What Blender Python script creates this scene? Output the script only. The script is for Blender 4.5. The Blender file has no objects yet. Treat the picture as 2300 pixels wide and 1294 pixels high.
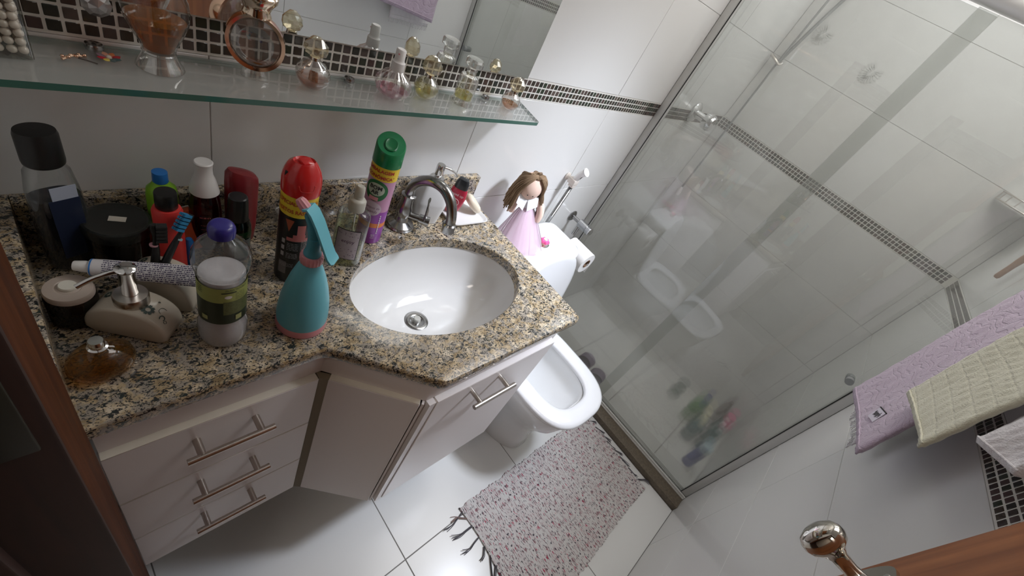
import bpy, bmesh, math, random
from mathutils import Vector, Matrix
random.seed(7)
PI = math.pi
sc = bpy.context.scene
C = sc.collection
# ------------------------------------------------------------------ camera
cam_d = bpy.data.cameras.new('camera'); cam = bpy.data.objects.new('camera', cam_d); C.objects.link(cam)
sc.camera = cam
cam_d.sensor_fit = 'HORIZONTAL'; cam_d.sensor_width = 36.0
cam_d.lens = 945.116 / 2300 * 36.0
cam_d.clip_start = 0.02
Rw = Matrix(((0.67523048, -0.61247493, 0.411021), (-0.22474141, -0.70157396, -0.67622872), (0.70253477, 0.36423681, -0.6113726)))
right, down, fwd = Rw[0], Rw[1], Rw[2]
mw = Matrix.Identity(4)
for i in range(3):
    mw[i][0] = right[i]; mw[i][1] = -down[i]; mw[i][2] = -fwd[i]
mw[0][3], mw[1][3], mw[2][3] = 0.1851, -0.7018, 1.4902
cam.matrix_world = mw
# ------------------------------------------------------------------ world, lights, exposure
w = bpy.data.worlds.new('world'); sc.world = w; w.use_nodes = True
w.node_tree.nodes['Background'].inputs[0].default_value = (1.0, 0.95, 0.9, 1)
w.node_tree.nodes['Background'].inputs[1].default_value = 0.06
def area(name, loc, target, sx, sy, power, col):
    d = bpy.data.lights.new(name, 'AREA'); d.shape = 'RECTANGLE'; d.size = sx; d.size_y = sy
    d.energy = power; d.color = col
    o = bpy.data.objects.new(name, d); C.objects.link(o); o.location = loc
    v = Vector(target) - Vector(loc)
    o.rotation_euler = v.to_track_quat('-Z', 'Y').to_euler()
    return o
area('ceiling_fill', (1.62, -0.62, 2.385), (1.62, -0.62, 0), 0.9, 0.7, 8.2, (1.0, 0.96, 0.92))  # added soft fill, far larger than the lamp housing under the ceiling
kl = area('added_key_light', (1.62, -0.90, 2.20), (1.17, -0.20, 0.6), 0.22, 0.22, 3.2, (0.80, 0.87, 1.0)); kl.data.spread = math.radians(50)  # added key light, no fitting of its own; brightens the toilet side
area('shower_fill', (2.44, -0.60, 2.15), (1.6, -0.55, 0.5), 0.75, 0.34, 3.6, (0.90, 0.95, 1.0))  # added fill for the shower; its window is made up too
area('hall_fill', (-0.62, -0.80, 2.50), (-0.62, -0.80, 0), 0.5, 0.5, 5.0, (1.0, 0.90, 0.80))  # added fill, bounces some light in through the doorway
vs = sc.view_settings
sc.display_settings.display_device = 'sRGB'
vs.view_transform = 'Standard'; vs.look = 'None'; vs.gamma = 1.0; vs.use_curve_mapping = False
vs.exposure = 0.38
# ------------------------------------------------------------------ text meshes (made first, while the scene is light)
TXT = {}
def text_mesh(s, size, bold=0.0, shear=0.0, space=1.0):
    key = (s, size, bold, shear)
    if key in TXT: return TXT[key]
    cu = bpy.data.curves.new('text', 'FONT'); cu.body = s; cu.size = size; cu.align_x = 'CENTER'
    cu.offset = bold; cu.shear = shear; cu.resolution_u = 2; cu.space_character = space
    ob = bpy.data.objects.new('text', cu); C.objects.link(ob)
    dg = bpy.context.evaluated_depsgraph_get()
    me = bpy.data.meshes.new_from_object(ob.evaluated_get(dg))
    vs_ = [v.co.copy() for v in me.vertices]; fs = [tuple(p.vertices) for p in me.polygons]
    bpy.data.objects.remove(ob); bpy.data.curves.remove(cu); bpy.data.meshes.remove(me)
    TXT[key] = (vs_, fs)
    return TXT[key]
for a in [("ESPECIALISTA PARA", .0095, .0002, 0), ("INSETOS RASTEIROS", .0095, .0002, 0), ("EMBALAGEM", .0095, .0003, 0), ("ECONÔMICA*", .0095, .0003, 0),
          ("BOM", .0115, .0003, 0), ("AR", .0115, .0003, 0), ("Campos de", .008, 0, .3), ("Lavanda", .009, 0, .3), ("enjoy", .009, .0001, 0),
          ("rosé up", .010, .0002, .15), ("360ml", .004, 0, 0)]:
    text_mesh(*a)
# ------------------------------------------------------------------ materials
MATS = {}
def new_mat(name):
    m = bpy.data.materials.new(name); m.use_nodes = True; MATS[name] = m
    return m, m.node_tree.nodes, m.node_tree.links, m.node_tree.nodes['Principled BSDF']
def pm(name, col, rough=0.5, metal=0.0, spec=0.5, coat=0.0, trans=0.0, sss=0.0, sheen=0.0, noise=0.0, nscale=60, bump=0.0, bscale=200):
    m, N, L, b = new_mat(name)
    b.inputs['Base Color'].default_value = (*col, 1); b.inputs['Roughness'].default_value = rough
    b.inputs['Metallic'].default_value = metal; b.inputs['Specular IOR Level'].default_value = spec
    b.inputs['Coat Weight'].default_value = coat; b.inputs['Transmission Weight'].default_value = trans
    if sheen: b.inputs['Sheen Weight'].default_value = sheen
    if sss:
        b.inputs['Subsurface Weight'].default_value = sss; b.inputs['Subsurface Radius'].default_value = (.01, .008, .006)
    if noise or bump:
        tc = N.new('ShaderNodeTexCoord')
    if noise:
        n = N.new('ShaderNodeTexNoise'); n.inputs['Scale'].default_value = nscale; n.inputs['Detail'].default_value = 4
        L.new(tc.outputs['Object'], n.inputs['Vector'])
        mx = N.new('ShaderNodeMix'); mx.data_type = 'RGBA'
        mx.inputs[6].default_value = (*[c * (1 - noise) for c in col], 1); mx.inputs[7].default_value = (*[min(1, c * (1 + noise)) for c in col], 1)
        L.new(n.outputs['Fac'], mx.inputs[0]); L.new(mx.outputs[2], b.inputs['Base Color'])
    if bump:
        n2 = N.new('ShaderNodeTexNoise'); n2.inputs['Scale'].default_value = bscale; n2.inputs['Detail'].default_value = 3
        L.new(tc.outputs['Object'], n2.inputs['Vector'])
        bp = N.new('ShaderNodeBump'); bp.inputs['Strength'].default_value = bump; bp.inputs['Distance'].default_value = 0.002
        L.new(n2.outputs['Fac'], bp.inputs['Height']); L.new(bp.outputs[0], b.inputs['Normal'])
    return m
def thin(name, tint, edge=None, f0=0.045, haze=0.0, hazecol=(.6, .62, .6), rough=0.02, gl=1.0):
    """clear thin glass or clear liquid: tinted see-through body with a sharp surface reflection"""
    m, N, L, b = new_mat(name); N.remove(b)
    out = [n for n in N if n.type == 'OUTPUT_MATERIAL'][0]
    lw = N.new('ShaderNodeLayerWeight'); lw.inputs[0].default_value = 0.5
    tr = N.new('ShaderNodeBsdfTransparent')
    mx = N.new('ShaderNodeMix'); mx.data_type = 'RGBA'; mx.inputs[6].default_value = (*tint, 1); mx.inputs[7].default_value = (*(edge or tint), 1)
    p0 = N.new('ShaderNodeMath'); p0.operation = 'POWER'; p0.inputs[1].default_value = 2.2; L.new(lw.outputs['Facing'], p0.inputs[0])
    L.new(p0.outputs[0], mx.inputs[0]); L.new(mx.outputs[2], tr.inputs[0])
    g = N.new('ShaderNodeBsdfGlossy'); g.inputs['Roughness'].default_value = rough; g.inputs[0].default_value = (gl, gl, gl, 1)
    pw = N.new('ShaderNodeMath'); pw.operation = 'POWER'; pw.inputs[1].default_value = 4.0; L.new(lw.outputs['Facing'], pw.inputs[0])
    ma = N.new('ShaderNodeMath'); ma.operation = 'MULTIPLY_ADD'; ma.inputs[1].default_value = 1 - f0; ma.inputs[2].default_value = f0
    L.new(pw.outputs[0], ma.inputs[0])
    base = tr
    if haze:
        d = N.new('ShaderNodeBsdfDiffuse'); d.inputs[0].default_value = (*hazecol, 1)
        t2 = N.new('ShaderNodeBsdfTranslucent'); t2.inputs[0].default_value = (*hazecol, 1)
        ad = N.new('ShaderNodeMixShader'); ad.inputs[0].default_value = 0.5; L.new(d.outputs[0], ad.inputs[1]); L.new(t2.outputs[0], ad.inputs[2])
        hm = N.new('ShaderNodeMixShader'); hm.inputs[0].default_value = haze
        L.new(tr.outputs[0], hm.inputs[1]); L.new(ad.outputs[0], hm.inputs[2]); base = hm
    ms = N.new('ShaderNodeMixShader'); L.new(ma.outputs[0], ms.inputs[0]); L.new(base.outputs[0], ms.inputs[1]); L.new(g.outputs[0], ms.inputs[2])
    L.new(ms.outputs[0], out.inputs[0])
    return m
WALLT = pm('white_wall_tile', (.74, .735, .72), .16, spec=.5)
GROUTL = pm('light_grout', (.66, .65, .63), .8)
FLOORT = pm('white_floor_tile', (.72, .72, .71), .22)
GROUTF = pm('floor_grout', (.22, .21, .20), .85)
SHFLOORT = pm('shower_floor_tile', (.70, .69, .66), .35)
PLASTER = pm('ceiling_paint', (.75, .74, .72), .9)
MOS = [pm('mosaic_%d' % i, c, .12, noise=.25, nscale=90) for i, c in enumerate([(.045, .035, .028), (.075, .05, .045), (.03, .032, .026), (.055, .042, .03), (.10, .075, .065), (.035, .045, .03)])]
GROUTW = pm('white_grout', (.72, .70, .65), .8)
LAM = pm('white_laminate', (.78, .735, .72), .32, spec=.4)
LAMEDGE = pm('cream_edge_band', (.80, .76, .66), .45, noise=.12, nscale=30)
LAMDARK = pm('bare_panel_edge', (.24, .205, .14), .7)
CHROME = pm('chrome', (.75, .75, .75), .08, metal=1)
CHROMEW = pm('worn_chrome', (.36, .36, .36), .2, metal=1, noise=.3, nscale=120)
STEEL = pm('brushed_steel', (.62, .58, .54), .28, metal=1)
ALU = pm('brushed_aluminium', (.80, .80, .78), .35, metal=.2)
GOLD = pm('rose_gold', (.75, .50, .36), .14, metal=1)
BRASS = pm('polished_nickel', (.62, .58, .52), .07, metal=1)
CERAM = pm('white_ceramic', (.79, .79, .79), .07, coat=.3)
IVORY = pm('ivory_ceramic', (.62, .565, .47), .2)
WHITEP = pm('white_plastic', (.82, .81, .80), .35)
MIRROR = pm('mirror_silver', (.86, .88, .87), .004, metal=1)
BLACKP = pm('black_plastic', (.012, .012, .012), .35)
DARKP = pm('charcoal_plastic', (.02, .022, .024), .3)
INKB = pm('black_ink', (.02, .02, .02), .6)
INKG = pm('dark_green_ink', (.03, .06, .05), .5)
INKR = pm('red_ink', (.45, .03, .02), .5)
INKW = pm('white_ink', (.8, .78, .76), .5)
RED = pm('red_plastic', (.62, .02, .02), .22, coat=.3)
CORAL = pm('coral_red_plastic', (.72, .05, .045), .35)
CRIMSON = pm('crimson_plastic', (.42, .02, .05), .25)
MAROON = pm('maroon_plastic', (.20, .015, .02), .3)
YELLOW = pm('yellow_print', (.85, .62, .04), .35)
GREENC = pm('green_plastic', (.01, .20, .07), .25, coat=.3)
GREENP = pm('green_print', (.02, .16, .05), .4)
LIME = pm('lime_plastic', (.22, .48, .02), .4)
BLUEC = pm('bright_blue_plastic', (.02, .18, .55), .35)
NAVY = pm('violet_blue_plastic', (.035, .03, .22), .22)
SKY = pm('turquoise_plastic', (.16, .54, .66), .42)
SKYD = pm('translucent_turquoise', (.08, .34, .44), .25)
PINK = pm('pink_plastic', (.75, .32, .36), .45)
HOTPINK = pm('hot_pink_rubber', (.85, .10, .30), .5)
PURPLE = pm('purple_print', (.30, .06, .38), .3)
MAUVE = pm('mauve_print', (.58, .30, .46), .3)
ORANGE = pm('orange_print', (.75, .22, .05), .4)
ORANGER = pm('orange_red_plastic', (.65, .10, .03), .35)
TEXTIL_L = pm('lilac_terry', (.50, .40, .50), .95, sheen=.3, noise=.10, nscale=25, bump=.9, bscale=420)
TEXTIL_C = pm('cream_terry', (.62, .60, .47), .95, sheen=.3, noise=.08, nscale=25, bump=.9, bscale=420)
TEXTIL_W = pm('white_terry', (.70, .67, .69), .95, sheen=.3, noise=.06, nscale=25, bump=.9, bscale=420)
SOAPM = pm('bar_soap', (.75, .66, .52), .45, sss=.1)
PAPER = pm('toilet_paper', (.80, .78, .76), .95)
CARD = pm('cardboard', (.22, .13, .08), .9)
PEARL = pm('pearl', (.72, .66, .58), .18, coat=.6)
SKIN = pm('doll_cloth_skin', (.80, .58, .48), .9)
YARN = pm('brown_yarn', (.22, .145, .085), .95, noise=.3, nscale=300)
WCLOTH = pm('white_cotton', (.85, .85, .88), .9)
LABELG = pm('olive_label', (.36, .40, .12), .45, noise=.15, nscale=60)
LABELD = pm('dark_green_label', (.02, .035, .018), .4)
PINKLAB = pm('grey_pink_label', (.48, .41, .44), .45, noise=.12, nscale=250)
SILVER = pm('silver_cap', (.8, .8, .8), .12, metal=1)
SANDB = pm('blue_plastic_muted', (.01, .03, .26), .4)
TEAL = pm('dark_teal_plastic', (.01, .09, .09), .35)
LGREEN = pm('leaf_green_plastic', (.10, .26, .08), .4)
GREENDARK = pm('deep_green_sponge', (.02, .10, .06), .9)
BROWNP = pm('brown_plastic', (.08, .045, .04), .5)
CREAMM = pm('cream_mesh_sponge', (.72, .68, .45), .95)
PURPLED = pm('dark_lilac_rubber', (.24, .19, .26), .7)
BLUECAP = pm('ice_blue_plastic', (.40, .55, .62), .4)
GREYR = pm('grey_rubber', (.25, .26, .26), .6)
HALLW = pm('hall_paint', (.55, .50, .45), .9)
POWDER = pm('white_bath_salt', (.66, .64, .67), .75, noise=.06, nscale=300)
GLASS = thin('clear_glass', (.97, .98, .97), (.55, .58, .56))
GLASSB = thin('bottle_plastic', (.95, .96, .96), (.45, .47, .47), haze=.06)
GLASSY = thin('yellowed_crystal', (.95, .90, .76), (.60, .50, .34), f0=.16, haze=.08, hazecol=(.80, .72, .52))
CRYST = thin('cut_crystal', (.95, .95, .94), (.55, .54, .52), f0=.22, haze=.09, hazecol=(.85, .84, .82))
SHELFG = thin('shelf_glass', (.96, .975, .97), (.9, .95, .93), f0=.03, haze=.34, hazecol=(.78, .79, .78))
SHEDGE = pm('glass_edge_green', (.05, .145, .115), .1, coat=.5)
AMBERL = thin('amber_liquid', (.82, .50, .14), (.45, .20, .05), haze=.28, hazecol=(.78, .42, .10))  # pale haze colour in this and the next three liquids imitates refracted light
BROWNL = thin('brown_liquid', (.74, .36, .09), (.34, .12, .03), haze=.26, hazecol=(.60, .28, .05))
YELL = thin('yellow_liquid', (.88, .85, .45), (.60, .55, .18), haze=.25, hazecol=(.80, .74, .30))
PINKL = thin('pink_liquid', (.92, .68, .76), (.70, .40, .50), haze=.25, hazecol=(.85, .50, .62))
CLEARL = thin('clear_liquid', (.86, .88, .72), (.45, .47, .33))
BLUEL = thin('deep_blue_liquid', (.03, .07, .16), (.01, .02, .05), haze=.25, hazecol=(.01, .02, .06))
TEALG = thin('teal_tint_plastic', (.55, .68, .66), (.15, .25, .25), haze=.05)
TULLE = thin('pink_tulle', (.97, .92, .95), (.90, .76, .84), f0=.01, haze=.42, hazecol=(.92, .80, .87), rough=.6, gl=.3)
DARKGL = thin('dark_green_glass', (.06, .14, .07), (.01, .03, .02), haze=.2, hazecol=(.02, .05, .03))
REDL = thin('dark_red_liquid', (.26, .03, .03), (.08, .01, .01), haze=.3, hazecol=(.10, .008, .012))
JARGL = thin('smoky_jar', (.20, .17, .13), (.05, .04, .03), haze=.35, hazecol=(.03, .025, .02))
AMBG = thin('amber_tinted_glass', (.93, .82, .62), (.55, .36, .18), haze=.04, hazecol=(.5, .3, .1))
MESHP = pm('aluminium_profile', (.55, .55, .53), .45, metal=.2)
BLACKS = pm('black_seal', (.02, .02, .02), .7)
# granite
def granite():
    m, N, L, b = new_mat('granite'); tc = N.new('ShaderNodeTexCoord')
    def noise(s, d=3, r=.5, v=None, dist=0):
        n = N.new('ShaderNodeTexNoise'); n.inputs['Scale'].default_value = s; n.inputs['Detail'].default_value = d
        n.inputs['Roughness'].default_value = r; n.inputs['Distortion'].default_value = dist
        L.new(v or tc.outputs['Object'], n.inputs['Vector']); return n.outputs['Fac']
    def ramp(f, pts):
        r = N.new('ShaderNodeValToRGB'); e = r.color_ramp.elements
        while len(e) < len(pts): e.new(.5)
        for i, (p, c) in enumerate(pts): e[i].position = p; e[i].color = (*c, 1)
        L.new(f, r.inputs[0]); return r.outputs[0]
    def mix(f, a, c):
        x = N.new('ShaderNodeMix'); x.data_type = 'RGBA'; L.new(f, x.inputs[0]); L.new(a, x.inputs[6])
        if isinstance(c, tuple): x.inputs[7].default_value = (*c, 1)
        else: L.new(c, x.inputs[7])
        return x.outputs[2]
    base = ramp(noise(45, 4, .6), [(.30, (.20, .14, .075)), (.44, (.40, .30, .17)), (.56, (.58, .47, .32)), (.72, (.72, .64, .52))])
    grey = ramp(noise(70, 3, .6, dist=.6), [(.47, (0, 0, 0)), (.56, (1, 1, 1))])
    c1 = mix(grey, base, (.34, .30, .25))
    mp = N.new('ShaderNodeMapping'); mp.inputs['Scale'].default_value = (1.0, 1.5, 1.2); mp.inputs['Rotation'].default_value = (.2, .1, .6); L.new(tc.outputs['Object'], mp.inputs[0])
    fl = ramp(noise(125, 4, .62, mp.outputs[0], .9), [(.545, (0, 0, 0)), (.58, (1, 1, 1))])
    c2 = mix(fl, c1, (.018, .022, .022))
    fl2 = ramp(noise(360, 2, .5, mp.outputs[0], .4), [(.58, (0, 0, 0)), (.62, (1, 1, 1))])
    c3 = mix(fl2, c2, (.03, .025, .03))
    big = ramp(noise(62, 5, .7, mp.outputs[0], 1.3), [(.585, (0, 0, 0)), (.62, (1, 1, 1))])
    c4 = mix(big, c3, (.02, .03, .028))
    L.new(c4, b.inputs['Base Color']); b.inputs['Roughness'].default_value = .16; b.inputs['Coat Weight'].default_value = .2
    return m
GRAN = granite()
GRAND = pm('dirty_granite_sill', (.13, .105, .075), .5, noise=.55, nscale=120)
def wood(name, c1, c2, rough=.4, axis='Z'):
    m, N, L, b = new_mat(name); tc = N.new('ShaderNodeTexCoord'); mp = N.new('ShaderNodeMapping')
    mp.inputs['Scale'].default_value = (30, 30, 2.2) if axis == 'Z' else (2.2, 30, 30)
    L.new(tc.outputs['Object'], mp.inputs[0]); n = N.new('ShaderNodeTexNoise'); n.inputs['Scale'].default_value = 2.0; n.inputs['Detail'].default_value = 6; n.inputs['Distortion'].default_value = .6
    L.new(mp.outputs[0], n.inputs['Vector']); r = N.new('ShaderNodeValToRGB'); r.color_ramp.elements[0].position = .3; r.color_ramp.elements[1].position = .7
    r.color_ramp.elements[0].color = (*c1, 1); r.color_ramp.elements[1].color = (*c2, 1); L.new(n.outputs['Fac'], r.inputs[0]); L.new(r.outputs[0], b.inputs['Base Color'])
    b.inputs['Roughness'].default_value = rough
    return m
WOOD = wood('varnished_wood', (.20, .065, .022), (.36, .135, .048), .4)
WOODF = wood('frame_wood', (.050, .015, .006), (.105, .032, .010), .6)
WOODF.node_tree.nodes['Principled BSDF'].inputs['Specular IOR Level'].default_value = .12
WOODD = wood('shade_toned_wood', (.022, .008, .005), (.04, .014, .008), .6)  # darker than the frame wood: shade of the unlit jamb put into the colour
WOODL = wood('brush_wood', (.22, .09, .04), (.34, .16, .07), .5)
def emboss(m, kind):
    N, L = m.node_tree.nodes, m.node_tree.links; tc = N.new('ShaderNodeTexCoord'); b = N['Principled BSDF']; old = b.inputs['Normal'].links[0].from_node
    if kind == 'swirl':
        t_ = N.new('ShaderNodeTexWave'); t_.wave_type = 'RINGS'; t_.inputs['Scale'].default_value = 16; t_.inputs['Distortion'].default_value = 14; t_.inputs['Detail'].default_value = 1.2; t_.inputs['Detail Scale'].default_value = 1.4
        L.new(tc.outputs['Object'], t_.inputs['Vector']); h = t_.outputs['Fac']
        r = N.new('ShaderNodeValToRGB'); r.color_ramp.elements[0].position = .02; r.color_ramp.elements[1].position = .22; L.new(h, r.inputs[0]); h = r.outputs[0]
    else:
        mp = N.new('ShaderNodeMapping'); mp.inputs['Rotation'].default_value = (PI / 2, 0, 0); L.new(tc.outputs['Object'], mp.inputs[0])
        t_ = N.new('ShaderNodeTexBrick'); t_.inputs['Scale'].default_value = 9; t_.inputs['Mortar Size'].default_value = .03; t_.inputs['Mortar Smooth'].default_value = 1; t_.offset = 0
        t_.inputs['Color1'].default_value = t_.inputs['Color2'].default_value = (1, 1, 1, 1); t_.inputs['Mortar'].default_value = (0, 0, 0, 1); L.new(mp.outputs[0], t_.inputs['Vector']); h = t_.outputs['Color']
    bp = N.new('ShaderNodeBump'); bp.inputs['Strength'].default_value = .45 if kind == 'swirl' else .25; bp.inputs['Distance'].default_value = .003; L.new(h, bp.inputs['Height']); L.new(old.outputs[0], bp.inputs['Normal']); L.new(bp.outputs[0], b.inputs['Normal'])
emboss(TEXTIL_L, 'swirl'); emboss(TEXTIL_C, 'squares')
# shower glass: clear above, clouded by soap towards the bottom
def shower_glass():
    m, N, L, b = new_mat('shower_glass'); N.remove(b); out = [n for n in N if n.type == 'OUTPUT_MATERIAL'][0]
    geo = N.new('ShaderNodeNewGeometry'); sx = N.new('ShaderNodeSeparateXYZ'); L.new(geo.outputs['Position'], sx.inputs[0])
    mr = N.new('ShaderNodeMapRange'); mr.inputs[1].default_value = .15; mr.inputs[2].default_value = .75; mr.inputs[3].default_value = 0.95; mr.inputs[4].default_value = 0.0
    L.new(sx.outputs['Z'], mr.inputs[0])
    n = N.new('ShaderNodeTexNoise'); n.inputs['Scale'].default_value = 5; n.inputs['Detail'].default_value = 5; L.new(geo.outputs['Position'], n.inputs['Vector'])
    tr = N.new('ShaderNodeBsdfTransparent'); tr.inputs[0].default_value = (.935, .945, .932, 1)
    rf = N.new('ShaderNodeBsdfRefraction'); rf.inputs[0].default_value = (.945, .955, .942, 1); rf.inputs['Roughness'].default_value = .24; rf.inputs['IOR'].default_value = 1.10
    m1 = N.new('ShaderNodeMixShader'); L.new(mr.outputs[0], m1.inputs[0]); L.new(tr.outputs[0], m1.inputs[1]); L.new(rf.outputs[0], m1.inputs[2])
    d = N.new('ShaderNodeBsdfDiffuse'); d.inputs[0].default_value = (.50, .50, .475, 1)
    t2 = N.new('ShaderNodeBsdfTranslucent'); t2.inputs[0].default_value = (.50, .50, .475, 1)
    dm = N.new('ShaderNodeMixShader'); dm.inputs[0].default_value = .5; L.new(d.outputs[0], dm.inputs[1]); L.new(t2.outputs[0], dm.inputs[2])
    hz = N.new('ShaderNodeMapRange'); hz.inputs[1].default_value = .3; hz.inputs[2].default_value = .7; hz.inputs[3].default_value = .14; hz.inputs[4].default_value = .20
    L.new(n.outputs['Fac'], hz.inputs[0])
    m2 = N.new('ShaderNodeMixShader'); L.new(hz.outputs[0], m2.inputs[0]); L.new(m1.outputs[0], m2.inputs[1]); L.new(dm.outputs[0], m2.inputs[2])
    lw = N.new('ShaderNodeLayerWeight'); lw.inputs[0].default_value = .5
    pw = N.new('ShaderNodeMath'); pw.operation = 'POWER'; pw.inputs[1].default_value = 4.5; L.new(lw.outputs['Facing'], pw.inputs[0])
    ma = N.new('ShaderNodeMath'); ma.operation = 'MULTIPLY_ADD'; ma.inputs[1].default_value = .91; ma.inputs[2].default_value = .085; L.new(pw.outputs[0], ma.inputs[0])
    g = N.new('ShaderNodeBsdfGlossy'); g.inputs['Roughness'].default_value = .012
    m3 = N.new('ShaderNodeMixShader'); L.new(ma.outputs[0], m3.inputs[0]); L.new(m2.outputs[0], m3.inputs[1]); L.new(g.outputs[0], m3.inputs[2])
    L.new(m3.outputs[0], out.inputs[0]); return m
SHGLASS = shower_glass()
def rug_mat():
    m, N, L, b = new_mat('woven_rag'); tc = N.new('ShaderNodeTexCoord')
    def stripes(scx, scy, th0, th1, seed):
        mp = N.new('ShaderNodeMapping'); mp.inputs['Scale'].default_value = (scx, scy, 1); mp.inputs['Location'].default_value = (seed, seed * 2, 0); L.new(tc.outputs['Object'], mp.inputs[0])
        n = N.new('ShaderNodeTexNoise'); n.inputs['Scale'].default_value = 1; n.inputs['Detail'].default_value = 0.6; L.new(mp.outputs[0], n.inputs['Vector'])
        r = N.new('ShaderNodeValToRGB'); r.color_ramp.elements[0].position = th0; r.color_ramp.elements[1].position = th1; L.new(n.outputs['Fac'], r.inputs[0]); return r.outputs[0]
    def mix(f, a, c):
        x = N.new('ShaderNodeMix'); x.data_type = 'RGBA'; L.new(f, x.inputs[0])
        if isinstance(a, tuple): x.inputs[6].default_value = (*a, 1)
        else: L.new(a, x.inputs[6])
        x.inputs[7].default_value = (*c, 1); return x.outputs[2]
    c = mix(stripes(40, 9, .45, .6, 3), (.58, .56, .55), (.55, .51, .505))
    c = mix(stripes(300, 45, .60, .64, 7), c, (.26, .15, .165))
    c = mix(stripes(330, 85, .63, .66, 17), c, (.04, .035, .05))
    c = mix(stripes(230, 45, .69, .72, 29), c, (.38, .02, .07))
    L.new(c, b.inputs['Base Color']); b.inputs['Roughness'].default_value = .95
    return m
RUGM = rug_mat()
def tube_print():
    """rows of tiny dashed text printed on the toothpaste tube"""
    m, N, L, b = new_mat('tube_print'); tc = N.new('ShaderNodeTexCoord'); sp = N.new('ShaderNodeSeparateXYZ'); L.new(tc.outputs['Object'], sp.inputs[0])
    def m_(op, a, v=None, c=None):
        x = N.new('ShaderNodeMath'); x.operation = op
        L.new(a, x.inputs[0])
        if v is not None:
            if isinstance(v, (int, float)): x.inputs[1].default_value = v
            else: L.new(v, x.inputs[1])
        return x.outputs[0]
    yy = m_('MULTIPLY', sp.outputs['Y'], 330.0); row = m_('FRACT', yy); line = m_('GREATER_THAN', row, .45)
    cb = N.new('ShaderNodeCombineXYZ'); L.new(m_('MULTIPLY', sp.outputs['X'], 750.0), cb.inputs[0]); L.new(m_('MULTIPLY', m_('FLOOR', yy), 7.3), cb.inputs[1])
    n = N.new('ShaderNodeTexNoise'); L.new(cb.outputs[0], n.inputs['Vector']); n.inputs['Scale'].default_value = 1
    ds = m_('GREATER_THAN', n.outputs['Fac'], .46)
    inx = m_('MULTIPLY', m_('GREATER_THAN', sp.outputs['X'], -.052), m_('LESS_THAN', sp.outputs['X'], .062))
    f = m_('MULTIPLY', m_('MULTIPLY', line, ds), inx)
    mx = N.new('ShaderNodeMix'); mx.data_type = 'RGBA'; mx.inputs[6].default_value = (.66, .64, .66, 1); mx.inputs[7].default_value = (.05, .04, .10, 1); L.new(f, mx.inputs[0]); L.new(mx.outputs[2], b.inputs['Base Color'])
    b.inputs['Roughness'].default_value = .35
    return m
TUBEM = tube_print()
# ------------------------------------------------------------------ mesh helpers
def nb(): return bmesh.new()
def xf(vs_, M):
    if M is not None:
        for v in vs_: v.co = M @ v.co
def box(bm, c, s, M=None, bev=0, seg=2):
    r = bmesh.ops.create_cube(bm, size=1)['verts']
    for v in r: v.co = Vector((v.co.x * s[0] + c[0], v.co.y * s[1] + c[1], v.co.z * s[2] + c[2]))
    if bev:
        es = list({e for v in r for e in v.link_edges})
        rr = bmesh.ops.bevel(bm, geom=es, offset=bev, segments=seg, profile=.5, affect='EDGES')
        r = rr['verts']; r = list({v for f in rr['faces'] for v in f.verts} | set(r))
        r = [v for v in r if v.is_valid]
        isl = set(r); st = list(r)
        while st:
            v = st.pop()
            for e in v.link_edges:
                o = e.other_vert(v)
                if o not in isl: isl.add(o); st.append(o)
        r = list(isl)
    xf(r, M); return bm
def box2(bm, a, b_, M=None, bev=0, seg=2):
    return box(bm, [(a[i] + b_[i]) / 2 for i in range(3)], [abs(b_[i] - a[i]) for i in range(3)], M, bev, seg)
def loft(bm, rings, M=None, closed=True, caps=(True, True), loop=False):
    R = [[bm.verts.new(Vector(p)) for p in r] for r in rings]
    n = len(R[0]); K = len(R)
    for k in range(K if loop else K - 1):
        a, b_ = R[k], R[(k + 1) % K]
        for i in range(n if closed else n - 1):
            j = (i + 1) % n
            try: bm.faces.new((a[i], a[j], b_[j], b_[i]))
            except ValueError: pass
    if not loop and closed:
        if caps[0]: bm.faces.new(list(reversed(R[0])))
        if caps[1]: bm.faces.new(R[-1])
    xf([v for r in R for v in r], M); return bm
def sring(cx, cy, z, a, b_, n=2.0, N=32, rot=0):
    out = []
    for i in range(N):
        t = 2 * PI * i / N; c, s = math.cos(t), math.sin(t)
        x = a * math.copysign(abs(c) ** (2 / n), c); y = b_ * math.copysign(abs(s) ** (2 / n), s)
        if rot: x, y = x * math.cos(rot) - y * math.sin(rot), x * math.sin(rot) + y * math.cos(rot)
        out.append((cx + x, cy + y, z))
    return out
def lathe(bm, prof, N=32, sx=1, sy=1, n=2.0, M=None, caps=(True, True), c=(0, 0), flute=0, fn=16):
    rings = []
    for r, z in prof:
        r = max(r, 1e-5); rg = sring(c[0], c[1], z, r * sx, r * sy, n, N)
        if flute:
            rg = []
            for i in range(N):
                t = 2 * PI * i / N; k = 1 + flute * math.cos(fn * t)
                rg.append((c[0] + r * k * math.cos(t), c[1] + r * k * math.sin(t), z))
        rings.append(rg)
    return loft(bm, rings, M, caps=caps)
def tube(bm, pts, r, N=8, caps=True, M=None, flat=1.0):
    P = [Vector(p) for p in pts]; rings = []; prev = None
    for i, p in enumerate(P):
        t = (P[min(i + 1, len(P) - 1)] - P[max(i - 1, 0)]).normalized()
        if prev is None:
            u = t.orthogonal().normalized()
        else:
            u = (prev - t * prev.dot(t)).normalized()
        prev = u; v = t.cross(u); rr = r[i] if isinstance(r, (list, tuple)) else r
        rings.append([p + u * rr * math.cos(2 * PI * k / N) + v * rr * flat * math.sin(2 * PI * k / N) for k in range(N)])
    return loft(bm, rings, M, caps=(caps, caps))
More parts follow.
